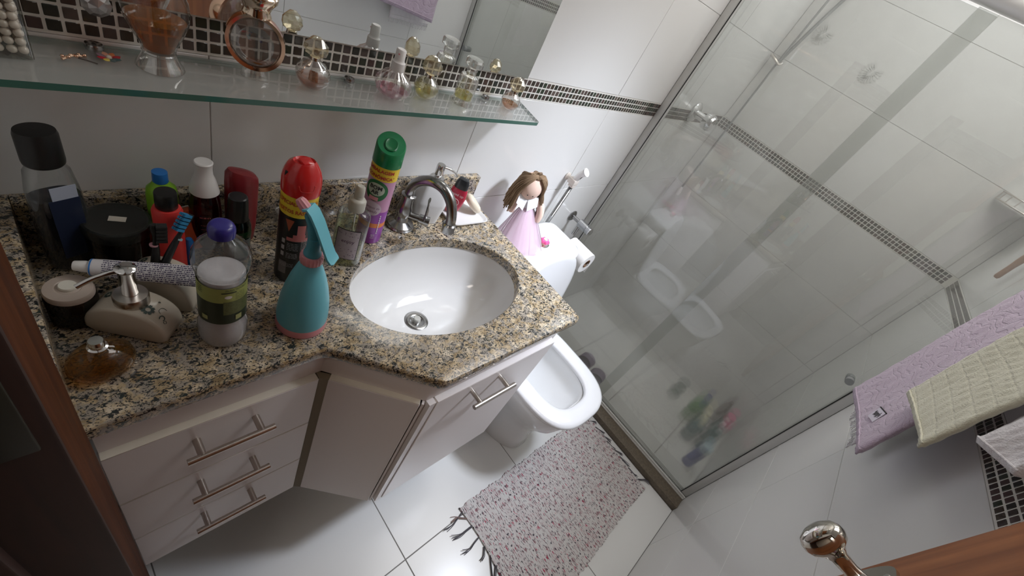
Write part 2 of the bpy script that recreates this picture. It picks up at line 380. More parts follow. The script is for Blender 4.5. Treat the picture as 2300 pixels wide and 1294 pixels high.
def smoothpath(pts, k=6):
    P = [Vector(p) for p in pts]; out = []
    for i in range(len(P) - 1):
        p0, p1, p2, p3 = P[max(i - 1, 0)], P[i], P[i + 1], P[min(i + 2, len(P) - 1)]
        for j in range(k):
            t = j / k
            out.append(.5 * ((2 * p1) + (-p0 + p2) * t + (2 * p0 - 5 * p1 + 4 * p2 - p3) * t * t + (-p0 + 3 * p1 - 3 * p2 + p3) * t ** 3))
    out.append(P[-1]); return out
def prism(bm, poly, z0, z1, M=None):
    return loft(bm, [[(x, y, z0) for x, y in poly], [(x, y, z1) for x, y in poly]], M)
def arcband(bm, R, z0, z1, a0, a1, n=24, M=None, th=.0004, zf=None):
    A = []; B = []
    for i in range(n + 1):
        t = a0 + (a1 - a0) * i / n
        lo, hi = (z0, z1)
        A.append(bm.verts.new(((R + th) * math.sin(t), -(R + th) * math.cos(t), lo))); B.append(bm.verts.new(((R + th) * math.sin(t), -(R + th) * math.cos(t), hi)))
    for i in range(n): bm.faces.new((A[i], A[i + 1], B[i + 1], B[i]))
    xf(A + B, M); return bm
def disccyl(bm, R, zc, ac, r, th=.0006, n=32, M=None, rings=5, sy=1.0):
    c = bm.verts.new((R * math.sin(ac) * (1 + th / R), -R * math.cos(ac) * (1 + th / R), zc)); prev = None
    allv = [c]
    for k in range(1, rings + 1):
        rr = r * k / rings; ring = []
        for i in range(n):
            t = 2 * PI * i / n; x = rr * math.cos(t); y = rr * sy * math.sin(t); a = ac + x / R
            ring.append(bm.verts.new(((R + th) * math.sin(a), -(R + th) * math.cos(a), zc + y)))
        for i in range(n):
            j = (i + 1) % n
            if prev is None: bm.faces.new((c, ring[i], ring[j]))
            else: bm.faces.new((prev[i], ring[i], ring[j], prev[j]))
        prev = ring; allv += ring
    xf(allv, M); return bm
def text_cyl(bm, key, R, zc, ac, th=.0009, xs=1.0, M=None, tilt=0):
    V, F = TXT[key]
    vv = []
    for v in V:
        x = v.x * xs; a = ac + x / R
        vv.append(bm.verts.new(((R + th) * math.sin(a), -(R + th) * math.cos(a), zc + v.y + tilt * x)))
    for f in F:
        try: bm.faces.new([vv[i] for i in f])
        except ValueError: pass
    xf(vv, M); return bm
def text_flat(bm, key, M):
    V, F = TXT[key]; vv = [bm.verts.new(M @ v) for v in V]
    for f in F:
        try: bm.faces.new([vv[i] for i in f])
        except ValueError: pass
    return bm
def mesh(name, bm, mat, ang=40):
    bmesh.ops.recalc_face_normals(bm, faces=bm.faces)
    me = bpy.data.meshes.new(name); bm.to_mesh(me); bm.free()
    for m in (mat if isinstance(mat, (list, tuple)) else [mat]): me.materials.append(m)
    me.shade_smooth(); me.set_sharp_from_angle(angle=math.radians(ang))
    return me
def obj(name, bm, mat, parent=None, ang=40, **kw):
    o = bpy.data.objects.new(name, mesh(name, bm, mat, ang)); C.objects.link(o)
    if parent: o.parent = parent
    for k, v in kw.items(): o[k] = v
    return o
def thing(name, label, cat, loc=(0, 0, 0), rz=0, group=None):
    o = bpy.data.objects.new(name, None); o.empty_display_size = .02; C.objects.link(o); o.location = loc; o.rotation_euler = (0, 0, rz)
    o['label'] = label; o['category'] = cat
    if group: o['group'] = group
    return o
def tag(o, label, cat, group=None):
    o['label'] = label; o['category'] = cat
    if group: o['group'] = group
    return o
def copy_tree(o, parent=None):
    c = o.copy(); C.objects.link(c)
    if parent: c.parent = parent
    for ch in [x for x in KIDS.get(o, [])]: copy_tree(ch, c)
    return c
KIDS = {}
T = Matrix.Translation
def RX(a): return Matrix.Rotation(a, 4, 'X')
def RY(a): return Matrix.Rotation(a, 4, 'Y')
def RZ(a): return Matrix.Rotation(a, 4, 'Z')
# ================================================================== THE ROOM
X0, XF, YD, ZC = .135, 2.513, -1.143, 2.44
XS = .385
def tiles_on(parent, axis, plane, sgn, u0, u1, z0, z1, us, zs, mat, name='wall_tile', gap=.0018, th=.0045, skip=None):
    """tiles standing 1.5 mm proud of their grout bed; axis 'x': wall runs along x at y=plane; sgn = direction out of the wall"""
    uu = [u0] + sorted(u for u in us if u0 + .01 < u < u1 - .01) + [u1]
    zz = [z0] + sorted(z for z in zs if z0 + .01 < z < z1 - .01) + [z1]
    cache = {}
    for i in range(len(uu) - 1):
        for j in range(len(zz) - 1):
            a, b_, c, d = uu[i] + gap / 2, uu[i + 1] - gap / 2, zz[j] + gap / 2, zz[j + 1] - gap / 2
            if skip and skip((a + b_) / 2, (c + d) / 2): continue
            key = (round(b_ - a, 4), round(d - c, 4))
            if key not in cache:
                bm = nb(); sx, sz = key
                if axis == 'x': box(bm, (0, 0, 0), (sx, th, sz), bev=.0006, seg=1)
                elif axis == 'y': box(bm, (0, 0, 0), (th, sx, sz), bev=.0006, seg=1)
                else: box(bm, (0, 0, 0), (sx, sz, th), bev=.0006, seg=1)
                cache[key] = mesh(name, bm, mat)
            o = bpy.data.objects.new(name, cache[key]); C.objects.link(o); o.parent = parent
            p = plane - sgn * th / 2
            o.location = ((a + b_) / 2, p, (c + d) / 2) if axis == 'x' else ((p, (a + b_) / 2, (c + d) / 2) if axis == 'y' else ((a + b_) / 2, (c + d) / 2, p))
MP = .01565; MT = .0136
MMESH = {}
def mosaic(parent, axis, plane, sgn, us, singles, z0=1.1785):
    """three rows of small dark tiles; the first `singles` columns are tiles of their own, the rest one piece"""
    th = .005
    for ax in ('x', 'y'):
        if (ax, 0) not in MMESH:
            for k, m in enumerate(MOS):
                bm = nb(); box(bm, (0, 0, 0), (MT, th, MT) if ax == 'x' else (th, MT, MT), bev=.0012, seg=1); MMESH[(ax, k)] = mesh('mosaic_tile', bm, m)
    p = plane - sgn * (th / 2 - .0006); rest = nb()
    def pos(u, z): return (u, p, z) if axis == 'x' else (p, u, z)
    for i, u in enumerate(us):
        for r in range(3):
            z = z0 + MP * (r + .5); k = random.choices(range(6), (5, 4, 5, 4, 2, 3))[0]
            if i < singles:
                o = bpy.data.objects.new('mosaic_tile', MMESH[(axis, k)]); C.objects.link(o); o.parent = parent; o.location = pos(u, z)
            else:
                n0 = len(rest.faces)
                box(rest, pos(u, z), (MT, th, MT) if axis == 'x' else (th, MT, MT)); rest.faces.ensure_lookup_table()
                for f in rest.faces[n0:]: f.material_index = k
    if len(rest.verts): obj('mosaic_band', rest, MOS, parent, kind='stuff')
    else: rest.free()
ZS = [.264, .567, .870, 1.531, 1.834, 2.137]
def band_grout(parent, axis, plane, sgn, u0, u1):
    bm = nb(); t = .0012
    t = .0001; a, b_ = (plane - sgn * .004, plane - sgn * t)
    if axis == 'x': box2(bm, (u0, a, 1.1765), (u1, b_, 1.2275))
    else: box2(bm, (a, u0, 1.1765), (b_, u1, 1.2275))
    obj('mosaic_grout', bm, GROUTW, parent)
US = [XS + .545 * k for k in range(-1, 5)]
skipband = lambda u, z: 1.18 < z < 1.22
# back wall (mirror, washstand, toilet)
bm = nb(); box2(bm, (X0 - .13, .0018, -.05), (XF + .12, .12, ZC + .05)); wb = obj('wall_back', bm, GROUTL, kind='structure')
tiles_on(wb, 'x', 0, -1, X0, XF, 0, ZC, US, ZS + [1.1765, 1.2275], WALLT, skip=skipband)
band_grout(wb, 'x', 0, -1, X0, XF)
mosaic(wb, 'x', 0, -1, [X0 + .008 + MP * i for i in range(int((XF - X0 - .004) / MP))], 100)
# far wall of the shower
bm = nb(); box2(bm, (XF + .0018, YD - .12, -.05), (XF + .12, 0, ZC + .05)); wr = obj('wall_right', bm, GROUTL, kind='structure')
tiles_on(wr, 'y', XF, -1, YD, 0, 0, ZC, [-1.09, -.545], ZS + [1.1765, 1.2275], WALLT, skip=skipband)
band_grout(wr, 'y', XF, -1, YD, 0)
mosaic(wr, 'y', XF, -1, [-.008 - MP * i for i in range(int((-YD - .004) / MP))], 100)
# towel wall
bm = nb(); box2(bm, (X0 - .13, YD - .0018, -.05), (XF, YD - .12, ZC + .05)); wf = obj('wall_front', bm, GROUTL, kind='structure')
tiles_on(wf, 'x', YD, 1, X0, XF, 0, ZC, [u + .02 for u in US], ZS + [1.1765, 1.2275], WALLT, skip=skipband)
band_grout(wf, 'x', YD, 1, X0, XF)
n0 = [.84 + MP * i for i in range(int((XF - .845) / MP))]
mosaic(wf, 'x', YD, 1, n0, 100)
mosaic(wf, 'x', YD, 1, [.84 - MP * (i + 1) for i in range(44)], 0)
# left wall with the doorway
bm = nb()
box2(bm, (X0 - .12, -.487, -.05), (X0 - .0018, .0, ZC + .05)); box2(bm, (X0 - .12, YD, -.05), (X0 - .0018, -1.085, ZC + .05)); box2(bm, (X0 - .12, -1.085, 2.12), (X0 - .0018, -.487, ZC + .05))
wl = obj('wall_left', bm, GROUTL, kind='structure')
tiles_on(wl, 'y', X0, 1, -.487, 0, 0, ZC, [-.34], ZS + [1.2], WALLT)
# floor, shower floor, ceiling
bm = nb(); box2(bm, (X0 - .13, YD - .05, -.06), (XF + .05, .05, -.0018)); fl = obj('floor', bm, GROUTF, kind='structure')
tiles_on(fl, 'z', 0, 1, X0, 1.726, YD, 0, [.160, .685, 1.2105], [-1.137, -.616, -.095], FLOORT, name='floor_tile', gap=.0028)
tiles_on(fl, 'z', 0, 1, 1.845, XF, YD, 0, [2.16], [-.32, -.63, -.94], SHFLOORT, name='shower_floor_tile', gap=.003)
bm = nb(); box2(bm, (X0 - .13, YD - .12, ZC), (XF + .12, .12, ZC + .08)); obj('ceiling', bm, PLASTER, kind='structure')
# hallway behind the doorway
bm = nb(); box2(bm, (-1.3, -2.0, -.06), (X0 - .13, .8, -.002)); obj('floor_hall', bm, WOODD, kind='structure')
bm = nb(); box2(bm, (-1.36, -2.0, -.06), (-1.3, .8, 2.6)); box2(bm, (-1.36, -2.06, -.06), (X0 - .12, -2.0, 2.6)); box2(bm, (-1.36, .8, -.06), (X0 - .12, .86, 2.6))
box2(bm, (X0 - .13, -2.06, -.06), (X0 - .12, YD - .12, 2.6)); box2(bm, (X0 - .13, .12, -.06), (X0 - .12, .86, 2.6)); obj('wall_hall', bm, HALLW, kind='structure')
bm = nb(); box2(bm, (-1.36, -2.06, 2.55), (X0 - .12, .86, 2.62)); obj('ceiling_hall', bm, PLASTER, kind='structure')
# door frame: casing, jambs, stop, strike plate
bm = nb()
box2(bm, (X0 + .0004, -.487, 0), (.157, -.344, 2.2), bev=.003); fr = obj('door_frame', bm, WOODF, kind='structure')
bm = nb(); box2(bm, (-.01, -.489, 0), (.1565, -.462, 2.12), bev=.002); box2(bm, (-.01, -.502, 0), (.105, -.4885, 2.12), bev=.002); obj('jamb', bm, WOODD, fr)
bm = nb(); box2(bm, (-.01, -1.112, 0), (.157, -1.085, 2.14)); box2(bm, (-.01, -1.09, 2.12), (.157, -.487, 2.145)); obj('head_jamb', bm, WOODD, fr)
bm = nb(); box2(bm, (.108, -.4915, 1.13), (.1475, -.4885, 1.235), bev=.001); box2(bm, (.116, -.4925, 1.18), (.140, -.4911, 1.215)); obj('strike_plate', bm, pm('tarnished_plate', (.035, .035, .025), .5, metal=.3), fr)
# door leaf folded back against the towel wall
dr = thing('door_1', 'varnished brown wooden door standing open against the tiled wall', 'door', (.20, -1.10, 0)); del dr['category'], dr['label']; dr['kind'] = 'structure'
bm = nb(); box2(bm, (-.03, .009, .012), (.628, .045, 2.10), bev=.0015); obj('door_leaf', bm, WOOD, dr)
bm = nb(); prism(bm, [(x, y) for x, y, _ in sring(0, 0, 0, .027, .075, 3.2, 32)], 0, .005, T((.588, .045, 1.055)) @ RX(-PI / 2)); hp = obj('handle_plate', bm, BRASS, dr)
for z in (1.118, .995):
    bm = nb(); lathe(bm, [(.0001, 0), (.0045, 0), (.0040, .0014), (.0001, .0018)], 16, M=T((.588, .050, z)) @ RX(-PI / 2)); obj('screw', bm, STEEL, hp)
bm = nb(); lathe(bm, [(.013, 0), (.010, .006), (.0085, .02), (.0095, .036), (.014, .044), (.0215, .050), (.0245, .058), (.024, .066), (.020, .073), (.011, .078), (.0001, .0795)], 32, sx=1, sy=1.25, M=T((.588, .049, 1.085)) @ RZ(-.10) @ RX(-PI / 2))
obj('door_knob', bm, BRASS, dr)
# granite sill of the shower and its aluminium track
bm = nb(); box2(bm, (1.7265, YD, -.001), (1.845, 0, .031), bev=.002); sill = obj('trim_sill', bm, GRAND, kind='structure')
# ------------------------------------------------------------------ shower screen
ss = thing('shower_screen', 'tall sliding glass shower screen with aluminium profiles', 'shower screen', (1.81, -.57, .031))
def S(p): return (p[0] - 1.81, p[1] + .57, p[2] - .031)
bm = nb(); box2(bm, S((1.786, YD + .002, .0315)), S((1.832, -.002, .039)), bev=.001); box2(bm, S((1.787, YD + .002, .039)), S((1.791, -.002, .052)), bev=.001); box2(bm, S((1.806, YD + .002, .039)), S((1.809, -.002, .050))); box2(bm, S((1.827, YD + .002, .039)), S((1.832, -.002, .052)), bev=.001)
obj('bottom_track', bm, ALU, ss)
for y0, y1 in ((-.0298, -.0015), (YD + .0015, YD + .030)):
    bm = nb(); box2(bm, S((1.793, y0, .053)), S((1.825, y1, 1.80)), bev=.002); pr = obj('wall_profile', bm, MESHP, ss)
    bm = nb(); ye = y0 if y1 > -.1 else y1; sg = -1 if y1 > -.1 else 1
    box2(bm, S((1.792, ye, .053)), S((1.7945, ye + sg * .003, 1.80))); obj('rubber_seal', bm, BLACKS, pr)
bm = nb(); box2(bm, S((1.815, -.592, .044)), S((1.822, -.022, 1.79)), bev=.0008); obj('fixed_pane', bm, SHGLASS, ss)
bm = nb(); box2(bm, S((1.797, -1.120, .044)), S((1.804, -.548, 1.79)), bev=.0008); sp = obj('sliding_pane', bm, SHGLASS, ss)
bm = nb(); lathe(bm, [(.0001, -.022), (.012, -.022), (.0125, -.012), (.0125, -.006), (.0115, -.003), (.0125, -.003), (.0125, .006), (.0125, .014), (.012, .022), (.0001, .022)], 24, M=T(S((1.8005, -1.080, .912))) @ RY(PI / 2)); obj('door_pull', bm, GREYR, sp)
bm = nb(); tube(bm, [S((1.812, YD + .001, 1.822)), S((1.812, -.001, 1.822))], .027, 24); obj('top_rail', bm, ALU, ss)
# ================================================================== WASHSTAND
ZCT = .88
def arc_corner(p, a, b_, r, k=6):
    """rounded corner at p between directions towards a and b"""
    p, a, b_ = Vector(p), Vector(a), Vector(b_)
    u, v = (a - p).normalized(), (b_ - p).normalized()
    ang = u.angle(v); d = r / math.tan(ang / 2); c = p + (u + v).normalized() * (r / math.sin(ang / 2))
    s, e = p + u * d, p + v * d
    out = []
    a0 = math.atan2((s - c).y, (s - c).x); a1 = math.atan2((e - c).y, (e - c).x); da = (a1 - a0 + PI) % (2 * PI) - PI
    for i in range(k + 1):
        t = a0 + da * i / k; out.append((c.x + r * math.cos(t), c.y + r * math.sin(t)))
    return out
CP = [(X0 + .0005, -.001), (X0 + .0005, -.3400), (.4410, -.3370), (.5880, -.4810), (1.0098, -.4830), (1.0098, -.001)]
def cont(off=0):
    pts = []
    P = [Vector(p) for p in CP]
    rad = [0, 0, .03, .03, .016, 0]
    for i, p in enumerate(P):
        if rad[i]: pts += arc_corner(p, P[i - 1], P[(i + 1) % len(P)], rad[i])
        else: pts.append(tuple(p))
    if not off: return pts
    out = []; n = len(pts)
    for i, p in enumerate(pts):
        a, b_ = Vector(pts[i - 1]), Vector(pts[(i + 1) % n]); p = Vector(p)
        t = (b_ - a).normalized(); nrm = Vector((-t.y, t.x))
        q = p + nrm * off
        if p.x < X0 + .01: q.x = p.x
        if p.y > -.01: q.y = p.y
        out.append(tuple(q))
    return out
def area2(p): return sum(p[i][0] * p[(i + 1) % len(p)][1] - p[(i + 1) % len(p)][0] * p[i][1] for i in range(len(p)))
sgn = 1 if area2(cont()) > 0 else -1
SKC = (.7334, -.2676); SA, SB = .2106, .1336
bm = nb()
rings = [(.006, .88), (.003, .8792), (.0008, .8765), (0, .872), (0, .863), (.001, .857), (.003, .8550)]
R = []
for o_, z in rings: R.append([bm.verts.new((x, y, z)) for x, y in cont(o_ * sgn)])
n = len(R[0])
for k in range(len(R) - 1):
    for i in range(n): bm.faces.new((R[k][i], R[k][(i + 1) % n], R[k + 1][(i + 1) % n], R[k + 1][i]))
NH = 64
H = []
for z, g in ((.88, 0), (.8785, -.0015), (.8550, -.0015)): H.append([bm.verts.new((SKC[0] + (SA + g) * math.cos(2 * PI * i / NH), SKC[1] + (SB + g) * math.sin(2 * PI * i / NH), z)) for i in range(NH)])
for k in range(2):
    for i in range(NH): bm.faces.new((H[k][i], H[k][(i + 1) % NH], H[k + 1][(i + 1) % NH], H[k + 1][i]))
def fill(a, b_):
    es = []
    for L_ in (a, b_):
        for i in range(len(L_)):
            v, w_ = L_[i], L_[(i + 1) % len(L_)]
            es.append(bm.edges.get((v, w_)) or bm.edges.new((v, w_)))
    bmesh.ops.triangle_fill(bm, use_beauty=True, use_dissolve=False, edges=es)
fill(R[0], H[0]); fill(R[-1], H[2])
ct = obj('washstand_countertop', bm, GRAN, ang=30)
tag(ct, 'speckled beige granite washstand top with an oval cut-out for the basin', 'countertop')
bm = nb(); box2(bm, (.1535, -.0205, .8795), (1.000, -.0008, .959), bev=.002)
for v in bm.verts:
    if v.co.x > .98: v.co.x += (v.co.z - .88) * -.02 + .004
obj('backsplash', bm, GRAN, ct)
bm = nb(); box2(bm, (X0 + .0006, -.343, .8795), (.1535, -.0008, .959), bev=.002); obj('side_splash', bm, GRAN, ct)
# basin
wbz = thing('wash_basin', 'white oval undermount basin set in the granite top', 'basin', (SKC[0], SKC[1], .72))
bm = nb()
prof = [(1.03, .1345), (1.004, .1345), (.996, .130), (.975, .110), (.93, .085), (.84, .055), (.68, .028), (.45, .013), (.25, .0075), (.105, .006)]
rg = []
for k, z in prof: rg.append(sring(-.014 * (1 - k), .020 * (1 - k), z, SA * k, SB * k * (1.0 if k > .6 else 1.0 + (.6 - k) * .9), 2.0 + .0 * k, 64))
for k, z in reversed([(1.035, .1345), (1.025, .10), (.96, .06), (.8, .015), (.5, -.004), (.12, -.008)]): rg.append(sring(0, 0, z, SA * k, SB * k, 2, 64))
loft(bm, rg, caps=(False, False), loop=False)
obj('bowl', bm, pm('basin_ceramic', (.70, .69, .675), .08, coat=.3), wbz, ang=60)
dx, dy = -.014 * .9, .020 * .9
bm = nb(); lathe(bm, [(.0001, .001), (.013, .001), (.014, .0065), (.017, .0085), (.0260, .0082), (.0285, .0065), (.0285, .004)], 36, M=T((dx, dy, .0015))); dr_ = obj('drain', bm, CHROMEW, wbz)
bm = nb(); lathe(bm, [(.0001, .016), (.0075, .016), (.0085, .0145), (.0085, .004)], 20, M=T((dx, dy, .0015))); obj('drain_plug', bm, pm('plug_metal', (.6, .6, .57), .3, metal=.6), dr_)
# cabinet
vc = thing('vanity_cabinet', 'white laminate cabinet with drawers, an angled door and steel bar handles under the granite top', 'cabinet', (.15, -.20, .295))
def V(p): return (p[0] - .15, p[1] + .20, p[2] - .295)
def vpoly(name, poly, z0, z1, mat, par=vc, bev=False):
    bm = nb(); prism(bm, [(x - .15, y + .20) for x, y in poly], z0 - .295, z1 - .295); return obj(name, bm, mat, par)
zt = .8548
vpoly('bottom_panel', [(.160, -.003), (.160, -.316), (.447, -.316), (.468, -.338), (.590, -.455), (.982, -.455), (.982, -.003)], .297, .312, LAMDARK)
vpoly('inner_side', [(.160, -.003), (.160, -.316), (.174, -.316), (.174, -.003)], .312, .789, LAMDARK)
vpoly('partition', [(.440, -.003), (.440, -.317), (.4535, -.317), (.4535, -.003)], .312, .789, LAMDARK)
vpoly('back_panel', [(.174, -.003), (.174, -.010), (.440, -.010), (.440, -.003)], .312, .789, LAMDARK)
vpoly('front_rail', [(.158, -.29), (.158, -.3245), (.4500, -.3225), (.5830, -.4575), (.590, -.4615), (.988, -.4615), (.988, -.43), (.61, -.43), (.455, -.290)], .7900, zt, LAM)
vpoly('side_panel', [(.982, -.003), (.982, -.4600), (.9975, -.4600), (.9975, -.003)], .297, zt, LAM)
vpoly('corner_post', [(.5885, -.458), (.604, -.458), (.604, -.4735), (.5885, -.4735)], .297, .7898, LAM)
vpoly('corner_post', [(.4412, -.3345), (.4545, -.3445), (.4625, -.3360), (.4412, -.3175)], .297, .7890, LAMDARK)
def handle(par, c, L_, ang=0, out=.030, r=.0052, sp=None):
    """bar handle; c = centre on the face, bar runs along local x, sticks out along -y"""
    M = T(c) @ RZ(ang); bm = nb(); tube(bm, [(-L_ / 2, -out, 0), (L_ / 2, -out, 0)], r, 12, M=M)
    sp = sp or L_ * .34
    h = obj('handle', bm, STEEL, par)
    for s in (-1, 1):
        bm = nb(); tube(bm, [(s * sp, .0005, 0), (s * sp, -out, 0)], .0056, 12, M=M); obj('handle_post', bm, STEEL, h)
for k, (z0, z1) in enumerate(((.632, .7885), (.465, .629), (.299, .462))):
    bm = nb(); box2(bm, V((.1565, -.3365, z0)), V((.4405, -.320, z1)), bev=.0012, seg=1); d = obj('drawer', bm, LAM, vc)
    bm = nb(); box2(bm, V((.158, -.3360, z1 + .0001)), V((.439, -.3215, z1 + .0012))); obj('edge_band', bm, LAMEDGE, d)
    handle(d, V((.2995, -.3365, (.745, .588, .430)[k])), .120)
A_, B_ = Vector((.4530, -.3445)), Vector((.5730, -.4630))
dv = B_ - A_; an = math.atan2(dv.y, dv.x); L0 = dv.length
bm = nb(); M = T(V((A_.x, A_.y, .299))) @ RZ(an); box2(bm, (0, 0, 0), (L0, .014, .4895), M=M, bev=.0012, seg=1); d = obj('door', bm, LAM, vc)
bm = nb(); box2(bm, (.001, .0008, .4897), (L0 - .001, .0135, .4909), M=M); obj('edge_band', bm, LAMEDGE, d)
bm = nb(); box2(bm, (L0 + .003, .003, 0), (L0 + .0075, .012, .4895), M=M); obj('door_stile', bm, LAM, vc)
bm = nb(); box2(bm, V((.6065, -.4755, .299)), V((.9800, -.4605, .7885)), bev=.0012, seg=1); d = obj('door', bm, LAM, vc)
bm = nb(); box2(bm, V((.608, -.4750, .7887)), V((.979, -.4612, .7898))); obj('edge_band', bm, LAM, d)
handle(d, V((.752, -.4760, .757)), .125, out=.034, r=.0056)
# faucet
fc = thing('faucet', 'worn chrome gooseneck tap standing behind the basin', 'tap', (.738, -.078, .88))
bm = nb(); lathe(bm, [(.0001, 0), (.032, 0), (.033, .003), (.030, .006), (.0305, .009), (.024, .013), (.0165, .018), (.015, .03)], 36, M=T((-.006, 0, 0))); obj('base_flange', bm, CHROMEW, fc)
bm = nb(); lathe(bm, [(.014, .012), (.015, .03), (.0175, .04), (.0175, .052), (.015, .060), (.0135, .072), (.0135, .082), (.0165, .084), (.0165, .088), (.0120, .091), (.0001, .092)], 28, M=T((-.006, 0, 0))); obj('body', bm, CHROMEW, fc)
bm = nb(); pts = smoothpath([(-.006, 0, .086), (-.008, -.004, .110), (-.008, -.022, .138), (-.002, -.050, .158), (.008, -.078, .160), (.018, -.100, .142), (.024, -.112, .112), (.026, -.114, .088)], 5)
tube(bm, pts, .0112, 16); sp_ = obj('spout', bm, CHROMEW, fc)
bm = nb(); lathe(bm, [(.0112, .018), (.0145, .015), (.0148, -.003), (.013, -.006), (.011, -.004), (.0001, -.004)], 24, M=T((.026, -.114, .078)) @ RY(-.12)); obj('aerator', bm, CHROMEW, sp_)
bm = nb(); tube(bm, [(-.006, 0, .035), (.024, -.026, .035)], [.0095, .0085], 16); tube(bm, [(.022, -.024, .035), (.040, -.040, .035)], [.0115, .0115], 18); lv = obj('valve_stub', bm, CHROMEW, fc)
bm = nb(); tube(bm, smoothpath([(.031, -.033, .038), (.030, -.034, .055), (.026, -.036, .080), (.021, -.038, .098)], 4), [.0105] * 4 + [.0095] * 4 + [.0085] * 5, 12, flat=.35); obj('lever', bm, CHROMEW, lv)
# wall mirror
bm = nb(); box2(bm, (X0 + .002, -.0068, 1.2285), (1.0305, -.0012, 2.02)); mi = obj('wall_mirror', bm, MIRROR)
tag(mi, 'large frameless mirror on the wall above the mosaic band', 'mirror')
# glass shelf and its supports
sh = thing('glass_shelf', 'long clear glass shelf holding perfume bottles under the mirror', 'shelf', (.6, -.05, 1.164))
bm = nb(); poly = [(X0 + .001 - .6, .0485), (X0 + .001 - .6, -.0535), (.412, -.0535)] + [(.4205, -.049)] + [(.441, .0485)]
r0 = [bm.verts.new((x, y, .0)) for x, y in poly]; r1 = [bm.verts.new((x, y, .0078)) for x, y in poly]
bm.faces.new(r1); bm.faces.new(list(reversed(r0)))
for i in range(len(poly)):
    f = bm.faces.new((r0[i], r0[(i + 1) % 5], r1[(i + 1) % 5], r1[i])); f.material_index = 1
obj('shelf_pane', bm, [SHELFG, SHEDGE], sh)
for x in (.2655, .586, .912):
    bm = nb(); tube(bm, [(x - .6, .0495, -.004), (x - .6, .030, -.004)], .005, 14)
    lathe(bm, [(.0001, .0), (.0085, .0), (.009, .004), (.008, .0065), (.0001, .009)], 20, M=T((x - .6, .036, .0078))); lathe(bm, [(.0001, -.007), (.007, -.006), (.008, -.0005), (.0001, -.0002)], 20, M=T((x - .6, .036, 0)))
    obj('shelf_bracket', bm, CHROMEW, sh)
# ================================================================== THINGS ON THE WASHSTAND
CX, CY = .1851, -.7018
def face(x, y): return math.atan2(CX - x, -(CY - y))
def bars(bm, R, rows, x0, x1, th=.0008, h=.0012, seed=1, gap=.1, M=None):
    """rows of tiny printed lines on a cylinder"""
    rnd = random.Random(seed)
    for z in rows:
        a = x0
        while a < x1:
            L_ = rnd.uniform(.06, .2); b_ = min(a + L_, x1); arcband(bm, R, z, z + h, a, b_, 3, th=th, M=M); a = b_ + rnd.uniform(.02, .05)
# --- air freshener can
x, y = .6394, -.0985
t = thing('air_freshener_can', 'tall purple air freshener can with green cap and yellow band near the tap', 'spray can', (x, y, .88), face(x, y))
r = .0262
bm = nb(); lathe(bm, [(.0001, .0005), (.023, .0), (.0255, .0015), (r, .004), (r, .045)], 40, caps=(True, False)); o = obj('can_body', bm, PURPLE, t)
for z0, z1, m, nm in ((.045, .056, ORANGE, 'sunset_band'), (.056, .085, PURPLE, 'printed_band'), (.085, .163, MAUVE, 'printed_band')):
    bm = nb(); lathe(bm, [(r, z0), (r, z1)], 40, caps=(False, False)); obj(nm, bm, m, o)
bm = nb(); lathe(bm, [(r + .0004, .158), (r + .0004, .189)], 40, caps=(False, False)); yb = obj('yellow_band', bm, YELLOW, t)
bm = nb(); ac = -.28
text_cyl(bm, ("EMBALAGEM", .0095, .0003, 0), r + .0006, .1755, ac, xs=1.0); text_cyl(bm, ("ECONÔMICA*", .0095, .0003, 0), r + .0006, .1625, ac, xs=.98); obj('printed_words', bm, INKR, yb)
bm = nb(); disccyl(bm, r, .134, -.25, .0235, .0005); lg = obj('green_emblem', bm, GREENP, t)
bm = nb(); disccyl(bm, r, .137, -.25, .0165, .0008, sy=.85); obj('pale_oval', bm, pm('pale_green_print', (.55, .62, .50), .4), lg)
bm = nb(); text_cyl(bm, ("BOM", .0115, .0003, 0), r + .0010, .138, -.27); text_cyl(bm, ("AR", .0115, .0003, 0), r + .0010, .1275, -.27); obj('printed_words', bm, INKB, lg)
bm = nb(); arcband(bm, r, .1125, .121, -.62, .05, th=.0010); obj('pink_ribbon', bm, PINK, lg)
bm = nb(); disccyl(bm, r, .092, -.22, .0185, .0006, sy=.9); wl_ = obj('pale_circle', bm, pm('pale_lilac_print', (.68, .56, .64), .4), t)
bm = nb(); text_cyl(bm, ("Campos de", .008, 0, .3), r + .0010, .093, -.25, xs=.85); text_cyl(bm, ("Lavanda", .009, 0, .3), r + .0010, .0835, -.25, xs=.85); obj('printed_words', bm, pm('plum_ink', (.15, .03, .10), .5), wl_)
bm = nb(); bars(bm, r, [.020, .0235], -.55, -.15, seed=3); bars(bm, r, [.018, .0225, .026], .2, .5, seed=4)
for k in range(9): arcband(bm, r, .03 + k * .0055, .034 + k * .0055, .55, .63, 2, th=.0008)
obj('small_print', bm, INKW, t, kind='stuff')
bm = nb()
N = 40; rings = []
for rr, z in ((r + .0012, .187), (r + .0012, .190), (r + .0008, .222)): rings.append(sring(0, 0, z, rr, rr, 2, N))
def slant(rr, z, dip):
    return [(rr * math.cos(2 * PI * i / N), rr * math.sin(2 * PI * i / N), z + dip * (rr / .0262) * math.sin(2 * PI * i / N)) for i in range(N)]
rings[-1] = slant(r + .0008, .2235, .0115); rings.append(slant(r - .001, .2262, .0112)); rings.append(slant(r - .006, .2258, .0105)); rings.append(slant(.0001, .2255, 0))
loft(bm, rings, caps=(False, True)); cp = obj('cap', bm, GREENC, t)
bm = nb(); M = T((0, -.004, .2252)) @ RX(math.atan(.42))
rg = [sring(0, 0, z, a, b_, 2.3, 28) for a, b_, z in ((.0120, .0150, -.001), (.0120, .0150, .0012), (.0105, .0135, .0022), (.009, .012, .0014), (.004, .006, .0008), (.0001, .0001, .0008))]
